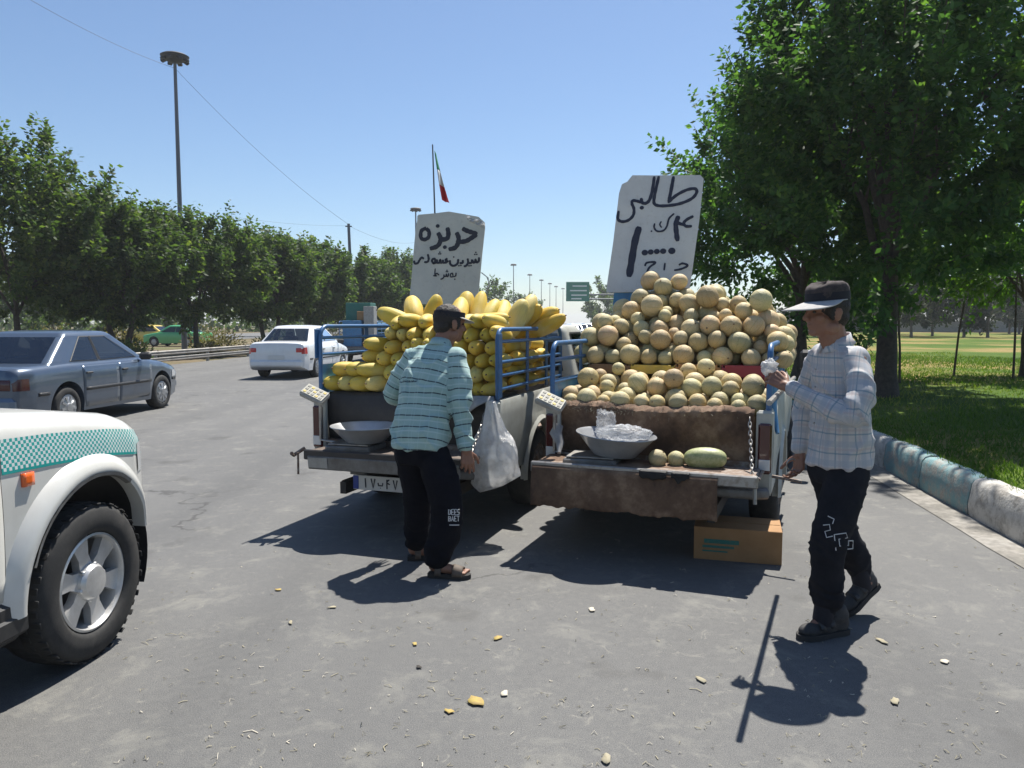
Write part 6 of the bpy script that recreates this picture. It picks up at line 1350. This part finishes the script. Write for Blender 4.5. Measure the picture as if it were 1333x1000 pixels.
def shoe(parent, ankle, toe, heel_z=0, ln=.28, mats=('shoe_dark', 'sole'), sandal=False):
    """ankle, toe: world points; toe = tip on the ground"""
    toe = Vector(toe); ank = Vector(ankle); d = toe - ank; hd = Vector((d.x, d.y, 0)).normalized(); heel = toe - hd * ln * math.cos(math.asin(min(.95, heel_z / ln))) + Vector((0, 0, heel_z)); f = (toe - heel).normalized(); r = f.cross(Vector((0, 0, 1))).normalized(); u = r.cross(f)
    Q = Matrix((r, f, u)).transposed(); pt = lambda x, y, z: heel + r * x + f * y + u * z
    rows = [(.01, .028), (.04, .037), (.1, .036), (.16, .043), (.2, .048), (.245, .042), (.27, .026), (.28, .008)]; k = ln / .28
    pl = [(w * k, y * k) for y, w in rows] + [(-w * k, y * k) for y, w in rows[::-1]]
    m = MB(); m.prism(pl, Matrix.Translation(heel) @ Q.to_4x4(), .028); m.build('sole' if sandal else 'shoe_sole', mats[1], parent, 30)
    m = MB()
    if sandal:
        for y0, y1, h in ((.17, .235, .058), (.06, .1, .07)):
            def st(uu, vv, y0=y0, y1=y1, h=h): a = math.pi * uu; return pt(math.cos(a) * .049 * k, (y0 + (y1 - y0) * vv) * k, .02 + math.sin(a) ** .7 * h * (1.1 - .25 * vv))
            q = MB(); q.grid(st, 14, 5); solid(q.build('strap', mats[0], parent, 60, fix=False), .006, 1)
        return pt
    m.ell(pt(0, .05 * k, .055), (.038, .055, .05), Q); m.ell(pt(0, .13 * k, .05), (.041, .08, .047), Q); m.ell(pt(0, .21 * k, .042), (.044, .068, .034), Q); m.ell(pt(0, .06 * k, .095), (.043, .062, .05), Q); m.ell(pt(0, .06 * k, .13), (.04, .045, .03), Q)
    me = remesh(m, .007, 4); mesh_obj('shoe', me, mats[0], parent)
    q = MB()
    for i in range(2):
        def st(uu, vv, i=i): a = math.pi * (.08 + .84 * uu); return pt(math.cos(a) * .046, (.1 + .055 * i + .028 * vv) * k, .036 + math.sin(a) * (.066 - .012 * i))
        q.grid(st, 12, 3)
    solid(q.build('shoe_strap', 'black_plastic', parent, 60, fix=False), .005, 1); return pt

def man_standing():
    t = thing('person', 'man in a pale plaid shirt and wide brimmed visor standing by the cantaloupe truck', 'person', (1.7, 4.0, 0)); off = -Vector(t.location)
    f = V3(-.97, -.24, 0).normalized(); rt = f.cross(V3(0, 0, 1)); lf = -rt
    pel = V3(1.735, 4.0, .90); ch = V3(1.725, 4.0, 1.22); nk = V3(1.70, 3.99, 1.455); hd = V3(1.635, 3.965, 1.60)
    sl = V3(1.755, 3.85, 1.375); el = V3(1.675, 3.715, 1.115); wl = V3(1.44, 3.93, 1.235); sr = V3(1.665, 4.15, 1.375); er = V3(1.66, 4.27, 1.10); wr = V3(1.62, 4.20, .86)
    hl = V3(1.765, 3.92, .88); kl = V3(1.64, 3.83, .49); al = V3(1.635, 3.86, .10); hr = V3(1.70, 4.08, .88); kr = V3(1.80, 4.07, .49); ar = V3(1.965, 4.15, .17)
    b = MB(); hpt, HQ = head(b, hd, V3(-.97, -.16, -.03), V3(-.04, 0, 1), nk + V3(0, 0, -.02))
    limb(b, [pel, ch, nk - V3(0, 0, .08)], [.075, .085, .055]); b.cap(sl + (sr - sl) * .15 - V3(0, 0, .03), sr + (sl - sr) * .15 - V3(0, 0, .03), .035, .035)
    limb(b, [sl, el, wl], [.035, .033, .027]); limb(b, [sr, er, wr], [.035, .033, .027]); limb(b, [hl, kl, al], [.058, .05, .04]); limb(b, [hr, kr, ar], [.058, .05, .04])
    b.cap(al, al + V3(-.08, -.02, -.06), .03, .02); b.cap(ar, V3(1.90, 4.13, .07), .03, .02)
    hand(b, wl, V3(-.62, .55, .5), V3(.3, .75, -.45), V3(-.2, -.3, 1), (.55, .6, .4), 1.0, .5); hand(b, wr, V3(-.12, -.05, -1), V3(-.6, -.2, 0), V3(-.9, .2, 0), (.5, .6, .45), 1.0, .3)
    me = remesh(b, .0045, 3); me.transform(Matrix.Translation(off)); mesh_obj('body', me, 'skin', t)
    for q in (-1, 1): e = MB(); e.ell(hpt(q * .031, .0815, .004) + off, (.012, .008, .007), HQ, 10, 8); e.build('eye', 'eye', t)
    # hair under the hat
    m = MB(); m.ell(hpt(0, -.02, .028), (.081, .098, .078), HQ, 20, 14); m.ell(hpt(0, -.055, -.02), (.07, .055, .06), HQ, 16, 12); 
    for q in (-1, 1): m.ell(hpt(q * .073, .012, .0), (.012, .02, .04), HQ, 12, 8)
    me = remesh(m, .007, 2); wrinkle(me, .003, 40); me.transform(Matrix.Translation(off)); mesh_obj('hair', me, 'hair', t)
    # visor hat
    hat = bpy.data.objects.new('hat', None); link(hat, t)
    HM = Matrix.Translation(hpt(0, -.008, .062) + off) @ HQ.to_4x4() @ Matrix.Rotation(R(-3), 4, 'X')
    m = MB(); rings = []
    for z, k in ((-.005, 1), (.03, 1.01), (.055, 1.0), (.07, .93), (.078, .75), (.08, .3), (.08, .02)):
        rings.append([HM @ V3(.087 * k * math.cos(a) * (1 + .03 * math.sin(3 * a)), .108 * k * math.sin(a), z + .010 * nz((math.cos(a) * 2, math.sin(a) * 2, z * 20), 1.5) + (.008 * math.sin(a * 2 + 1) if z > .05 else 0)) for a in np.linspace(0, 2 * math.pi, 37)[:-1]])
    m.loft(rings); m.build('hat_crown', 'hat_top', hat, 60)
    m = MB(); m.loft([[HM @ V3(.0895 * math.cos(a), .1105 * math.sin(a), z) for a in np.linspace(0, 2 * math.pi, 37)[:-1]] for z in (-.008, .0, .03, .036)]); m.build('hat_band', 'hat_band', hat, 60)
    def brim(u, v):
        a = R(-30 + 240 * u); w = .004 + .118 * max(0, math.sin(a) + .25) ** 1.1 / 1.28; w *= v
        return HM @ V3((.089 + w * .9) * math.cos(a), (.110 + w) * math.sin(a), -.004 - .26 * w - .25 * w * abs(math.cos(a)) ** 2)
    m = MB(); m.grid(brim, 40, 9); solid(m.build('brim', 'hat_brim', hat, 60, fix=False), .004, 0)
    # shirt
    s = MB(); up = V3(0, 0, 1)
    torso_loft(s, [(pel + V3(0, 0, -.065), rt, f, .165, .138), (pel + V3(0, 0, -.03), rt, f, .165, .132), (pel + V3(.005, 0, .1), rt, f, .158, .116), (V3(1.738, 4, 1.12), rt, f, .16, .108), (V3(1.735, 4, 1.25), rt, f, .165, .110), (V3(1.726, 4, 1.33), rt, f, .158, .104), (V3(1.715, 3.998, 1.39), rt, f, .13, .092), (V3(1.706, 3.994, 1.435), rt, f, .08, .07), (V3(1.70, 3.992, 1.46), rt, f, .062, .06)])
    limb(s, [sl + V3(-.02, .035, .0), sl.lerp(el, .45) + V3(.012, -.01, 0), el, el.lerp(wl, .5) + V3(0, -.005, -.008), wl - (wl - el) * .06], [.066, .06, .052, .046, .038]); limb(s, [sr + V3(.02, -.03, 0), sr.lerp(er, .5), er, er.lerp(wr, .5), wr - (wr - er) * .05], [.07, .062, .056, .05, .042])
    s.cap(sl + V3(-.01, .03, -.005), nk + V3(0, 0, -.06), .066, .055); s.cap(sr + V3(.01, -.03, -.005), nk + V3(0, 0, -.06), .066, .055)
    me = remesh(s, .0095, 5)
    def ex(p): return .75 + 1.1 * math.exp(-((p - el).length / .11) ** 2) + .5 * math.exp(-((p.z - .95) / .1) ** 2)
    wrinkle(me, .0095, 8, 2, (1, 1, .8), ex); bone_uv(me, [(pel, ch, 0, f, .17), (ch, nk, (ch - pel).length, f, .17), (sl, el, .1, V3(0, -1, 0), .085), (el, wl, .1 + (el - sl).length, V3(0, -1, 0), .075), (sr, er, .1, V3(0, -1, 0), .085), (er, wr, .4, V3(0, -1, 0), .075)])
    me.transform(Matrix.Translation(off)); so = mesh_obj('shirt', me, 'plaid_shirt', t)
    m = MB(); ring = [nk + off + (rt * math.cos(a) * .066 + f * math.sin(a) * .068) + V3(0, 0, -.005 + .022 * -math.sin(a)) for a in np.linspace(R(100), R(440), 24)]
    m.loft([[p + V3(0, 0, .032) + (p - (nk + off)).normalized() * -.004 for p in ring], [p + (p - (nk + off)).normalized() * .006 for p in ring], [p + V3(0, 0, -.02) + (p - (nk + off)).normalized() * .022 for p in ring]], cap=False, closed=False); cl = m.build('collar', 'plaid_shirt', so, 60, fix=False); solid(cl, .005, 0)
    setuv(cl.data, [(v.co.x * 1.0, v.co.z, 0) for v in cl.data.vertices])
    for z in (1.05, 1.14, 1.23, 1.32):
        m = MB(); p = V3(1.73, 4, z) + f * .142 + off; m.lathe([(.006, -.002), (.006, .003), (.003, .004)], 10, Matrix.Translation(p) @ f.to_track_quat('Z', 'Y').to_matrix().to_4x4()); m.build('button', 'print_grey', so)
    # trousers
    tr = MB(); torso_loft(tr, [(pel + V3(0, 0, .03), rt, f, .14, .11), (pel, rt, f, .145, .113), (pel + V3(0, 0, -.09), rt, f, .158, .125), (pel + V3(0, 0, -.15), rt, f, .15, .115)])
    limb(tr, [hl + V3(0, .02, -.06), hl.lerp(kl, .5) + V3(0, 0, 0), kl + V3(-.01, 0, 0), kl.lerp(al, .45) + V3(-.005, 0, 0), al + V3(.01, 0, .075), al + V3(.008, 0, .045)], [.1, .1, .085, .075, .07, .052]); limb(tr, [hr + V3(0, -.02, -.06), hr.lerp(kr, .5), kr + V3(-.012, 0, 0), kr.lerp(ar, .5), ar + V3(-.02, 0, .06)], [.098, .094, .082, .07, .052])
    me = remesh(tr, .0095, 4); wrinkle(me, .0052, 9, 6, (.8, .8, 1.5), lambda p: .7 + 1.2 * math.exp(-((p.z - .22) / .13) ** 2) + .5 * math.exp(-((p.z - .5) / .08) ** 2)); bv = BVHTree.FromPolygons([v.co[:] for v in me.vertices], [p.vertices[:] for p in me.polygons]); me.transform(Matrix.Translation(off)); to = mesh_obj('trousers', me, 'trousers_charcoal', t)
    # outlined knee print: hooked stroke and a letter G
    def onto(px, py, d=3.0):
        a = (px - 666.5) / 1000; b_ = (500 - py) / 1000; dr = V3(a, math.cos(TH) + b_ * math.sin(TH), -math.sin(TH) + b_ * math.cos(TH)).normalized(); h = bv.ray_cast(V3(.085, .16, 1.55), dr); return (h[0] + h[1] * .0025 + off) if h[0] is not None else None
    for st in [[(1086, 696), (1101, 694), (1103, 700), (1092, 702), (1093, 711), (1104, 710), (1104, 704), (1110, 704), (1110, 714), (1088, 716), (1086, 696)], [(1072, 684), (1080, 683), (1081, 690), (1074, 692), (1076, 700), (1084, 698)], [(1078, 672), (1086, 676), (1084, 682)]]:
        P = [onto(*p) for p in st]; P = [p for p in P if p is not None]
        if len(P) > 2: m = MB(); m.tube(P, .0024, 5); m.build('printed_outline', 'print_white', to, 60)
    shoe(bpy.data.objects['tmp_'] if False else t, al + off, V3(1.485, 3.81, 0) + off, 0, .30); shoe(t, ar + off, V3(1.83, 4.10, 0) + off, .15, .28)
    for a_, k_ in ((al, kl), (ar, kr)): m = MB(); m.cap(a_ + off + V3(-.012, 0, -.02), a_ + off + (k_ - a_).normalized() * .12, .048, .05); m.build('sock', 'hat_band', t)
    m = MB(); c = wr + V3(-.05, -.02, -.06) + off; m.tube([c + V3(.03 * math.cos(a), 0, .03 * math.sin(a)) for a in np.linspace(R(60), R(300), 12)], .004, 6); 
    hk = m.build('hook', 'steel'); hk.location = t.location; tag(hk, 'small steel hook held in the lowered hand of the standing man', 'hook')
    t.location = Vector(t.location) + V3(-.085, -.16, 0); hk.location = t.location
    return t
man_standing()

def man_stooping():
    t = thing('person', 'man in a teal striped shirt and black trousers leaning over the yellow melon tailgate', 'person', (-.52, 4.95, 0)); off = -Vector(t.location)
    f = V3(.38, .92, 0).normalized(); rt = f.cross(V3(0, 0, 1))
    pel = V3(-.575, 4.93, .82); ch = V3(-.545, 5.03, 1.13); nk = V3(-.465, 5.14, 1.40); hd = V3(-.405, 5.19, 1.545)
    ax = (nk - pel).normalized(); fb = (f - ax * f.dot(ax)).normalized()
    sr = V3(-.335, 5.02, 1.33); er = V3(-.325, 4.93, 1.02); wr = V3(-.285, 4.87, .765); sl = V3(-.665, 5.16, 1.33); el = V3(-.79, 5.20, 1.07); wl = V3(-.66, 5.42, 1.03)
    hr = V3(-.49, 4.88, .80); kr = V3(-.40, 4.78, .43); ar = V3(-.455, 4.74, .085); hl = V3(-.65, 4.98, .80); kl = V3(-.615, 5.04, .43); al = V3(-.625, 5.08, .085)
    b = MB(); hf = V3(.80, .58, -.10); hpt, HQ = head(b, hd, hf, V3(.1, .1, 1), nk + V3(0, 0, -.02))
    limb(b, [pel, ch, nk - ax * .08], [.075, .08, .055]); b.cap(sl + (sr - sl) * .15 - V3(0, 0, .03), sr + (sl - sr) * .15 - V3(0, 0, .03), .035, .035)
    limb(b, [sr, er, wr], [.035, .034, .028]); limb(b, [sl, el, wl], [.035, .034, .028]); limb(b, [hr, kr, ar], [.058, .05, .04]); limb(b, [hl, kl, al], [.058, .05, .04])
    for a, d in ((ar, V3(1, -.12, 0)), (al, V3(.95, .1, 0))):
        b.cap(a + V3(-.02, 0, -.015), a + d * .14 + V3(0, 0, -.045), .036, .026)
        for k in range(5):
            q = a + d * .135 + V3(-d.y, d.x, 0) * (.032 - .016 * k) + V3(0, 0, -.05); b.cap(q, q + d * (.045 if k else .05) * (1 - .06 * k), .0115 if k else .014, .009 if k else .012, 10)
    hand(b, wr, V3(.10, -.05, -1), V3(-.2, .9, .1), V3(.55, .75, 0), (.35, .55, .4), 1.04, .35); hand(b, wl, V3(.3, .95, .1), V3(.1, 0, -1), V3(1, -.2, 0), (.3, .35, .3), 1.0)
    me = remesh(b, .0045, 3); me.transform(Matrix.Translation(off)); mesh_obj('body', me, 'skin', t)
    for q in (-1, 1): e = MB(); e.ell(hpt(q * .031, .0815, .004) + off, (.012, .008, .007), HQ, 10, 8); e.build('eye', 'eye', t)
    m = MB(); m.ell(hpt(0, -.022, .035), (.081, .098, .088), HQ, 20, 14); m.ell(hpt(0, -.06, -.02), (.066, .052, .06), HQ, 16, 12)
    for q in (-1, 1): m.ell(hpt(q * .072, .012, .0), (.012, .022, .04), HQ, 12, 8)
    me = remesh(m, .006, 1); wrinkle(me, .0035, 45); me.transform(Matrix.Translation(off)); mesh_obj('hair', me, 'hair', t)
    HM = Matrix.Translation(hpt(0, -.008, .052) + off) @ HQ.to_4x4(); cap_ = bpy.data.objects.new('sun_visor', None); link(cap_, t)
    m = MB(); m.loft([[HM @ V3(.0855 * math.cos(a), .109 * math.sin(a), z) for a in np.linspace(0, 2 * math.pi, 37)[:-1]] for z in (-.016, -.01, .016, .022)]); m.build('visor_band', 'hat_band', cap_, 60)
    def brim(u, v): a = R(15 + 150 * u); w = .075 * v * max(.12, math.sin(a)); return HM @ V3((.086 + w * .5) * math.cos(a), (.109 + w) * math.sin(a), -.012 - .3 * w)
    m = MB(); m.grid(brim, 30, 7); solid(m.build('brim', 'cap_brim', cap_, 60, fix=False), .004, 0)
    s = MB(); at = lambda q: pel.lerp(ch, q * 2) if q < .5 else ch.lerp(nk, q * 2 - 1)
    torso_loft(s, [(at(-.08), rt, f, .176, .128), (at(0), rt, fb, .182, .135), (at(.18), rt, fb, .176, .128), (at(.4), rt, fb, .18, .122), (at(.6), rt, fb, .19, .125), (at(.76), rt, fb, .185, .115), (at(.87), rt, fb, .145, .092), (at(.95), rt, fb, .09, .078), (at(1.01), rt, fb, .062, .06)])
    limb(s, [sr + V3(-.03, .03, 0), sr.lerp(er, .5) + V3(.008, 0, 0), er, er.lerp(wr, .5), wr - (wr - er) * .03], [.072, .066, .058, .052, .043]); limb(s, [sl + V3(.03, 0, 0), sl.lerp(el, .5), el, el.lerp(wl, .5), wl - (wl - el) * .05], [.072, .066, .058, .052, .043])
    s.cap(sr + V3(-.02, .02, -.005), nk - ax * .06, .068, .056); s.cap(sl + V3(.02, -.01, -.005), nk - ax * .06, .068, .056)
    me = remesh(s, .0095, 5); wrinkle(me, .009, 7, 5, (1, 1, .85), lambda p: .8 + .9 * math.exp(-((p.z - .86) / .12) ** 2) + .8 * math.exp(-((p - er).length / .1) ** 2))
    bone_uv(me, [(pel, ch, 0, f, .17), (ch, nk, (ch - pel).length, f, .17), (sr, er, .055, V3(0, -1, 0), .085), (er, wr, .055 + (er - sr).length, V3(0, -1, 0), .075), (sl, el, .05, V3(0, -1, 0), .085), (el, wl, .33, V3(0, -1, 0), .075)])
    me.transform(Matrix.Translation(off)); so = mesh_obj('shirt', me, 'striped_shirt', t)
    m = MB(); ring = [nk + off + (rt * math.cos(a) * .066 + fb * math.sin(a) * .066) for a in np.linspace(R(110), R(430), 24)]
    m.loft([[p + ax * .036 + (p - (nk + off)).normalized() * -.004 for p in ring], [p + ax * .004 + (p - (nk + off)).normalized() * .007 for p in ring], [p - ax * .02 + (p - (nk + off)).normalized() * .022 for p in ring]], cap=False, closed=False); cl = m.build('collar', 'striped_shirt', so, 60, fix=False); solid(cl, .005, 0)
    setuv(cl.data, [(v.co.x, .02, 0) for v in cl.data.vertices])
    tr = MB(); torso_loft(tr, [(pel + V3(0, 0, .03), rt, f, .145, .11), (pel, rt, f, .15, .115), (pel + V3(0, 0, -.09), rt, f, .165, .13), (pel + V3(0, 0, -.15), rt, f, .15, .115)])
    limb(tr, [hr + V3(-.01, .02, -.07), hr.lerp(kr, .5), kr, kr.lerp(ar, .5) + V3(.012, 0, 0), ar + V3(0, 0, .05), ar + V3(0, 0, .015)], [.105, .108, .1, .093, .082, .074]); limb(tr, [hl + V3(.01, 0, -.07), hl.lerp(kl, .5), kl, kl.lerp(al, .5), al + V3(0, 0, .05), al + V3(0, 0, .015)], [.11, .1, .088, .08, .072, .066])
    me = remesh(tr, .0095, 4); wrinkle(me, .0052, 8, 8, (.8, .8, 1.4), lambda p: .7 + 1.0 * math.exp(-((p.z - .15) / .12) ** 2)); bv = BVHTree.FromPolygons([v.co[:] for v in me.vertices], [p.vertices[:] for p in me.polygons]); me.transform(Matrix.Translation(off)); to = mesh_obj('trousers', me, 'trousers_black', t)
    # white block lettering on the leg: DEES / BAET / bar
    G = {'D': [[(0, 0), (0, 1), (.6, .85), (.6, .15), (0, 0)]], 'E': [[(.6, 0), (0, 0), (0, 1), (.6, 1)], [(0, .5), (.5, .5)]], 'S': [[(0, 0), (.6, .1), (.6, .45), (0, .55), (0, .9), (.6, 1)]], 'B': [[(0, 0), (0, 1), (.55, .85), (.5, .55), (0, .5), (.6, .4), (.6, .1), (0, 0)]], 'A': [[(0, 0), (.3, 1), (.6, 0)], [(.15, .4), (.45, .4)]], 'T': [[(.3, 0), (.3, 1)], [(0, 1), (.6, 1)]]}
    def onto(px, py):
        a = (px - 666.5) / 1000; b_ = (500 - py) / 1000; dr = V3(a, math.cos(TH) + b_ * math.sin(TH), -math.sin(TH) + b_ * math.cos(TH)).normalized(); h = bv.ray_cast(V3(0, .15, 1.55), dr); return (h[0] + h[1] * .003 + off) if h[0] is not None else None
    for row, word in enumerate(('DEES', 'BAET')):
        for i, chh in enumerate(word):
            m = MB(); ok = 0
            for st in G[chh]:
                P = [onto(584 + i * 3.6 + u * 4.2, 670 + row * 8.5 - v * 6.6) for u, v in st]
                if all(p is not None for p in P): m.tube(P, .0032, 5); ok = 1
            if ok: m.build('printed_letter', 'print_white', to, 60)
    P = [onto(585 + q, 683.5) for q in (0, 6, 12)]
    if all(p is not None for p in P): m = MB(); m.tube(P, .003, 5); m.build('printed_bar', 'print_white', to, 60)
    shoe(t, ar + off, V3(-.25, 4.705, .0) + off, 0, .275, ('sandal', 'sole'), True); shoe(t, al + off, V3(-.42, 5.10, 0) + off, 0, .275, ('sandal', 'sole'), True)
    t.location = Vector(t.location) + V3(.0, -.15, 0)
    return t
man_stooping()
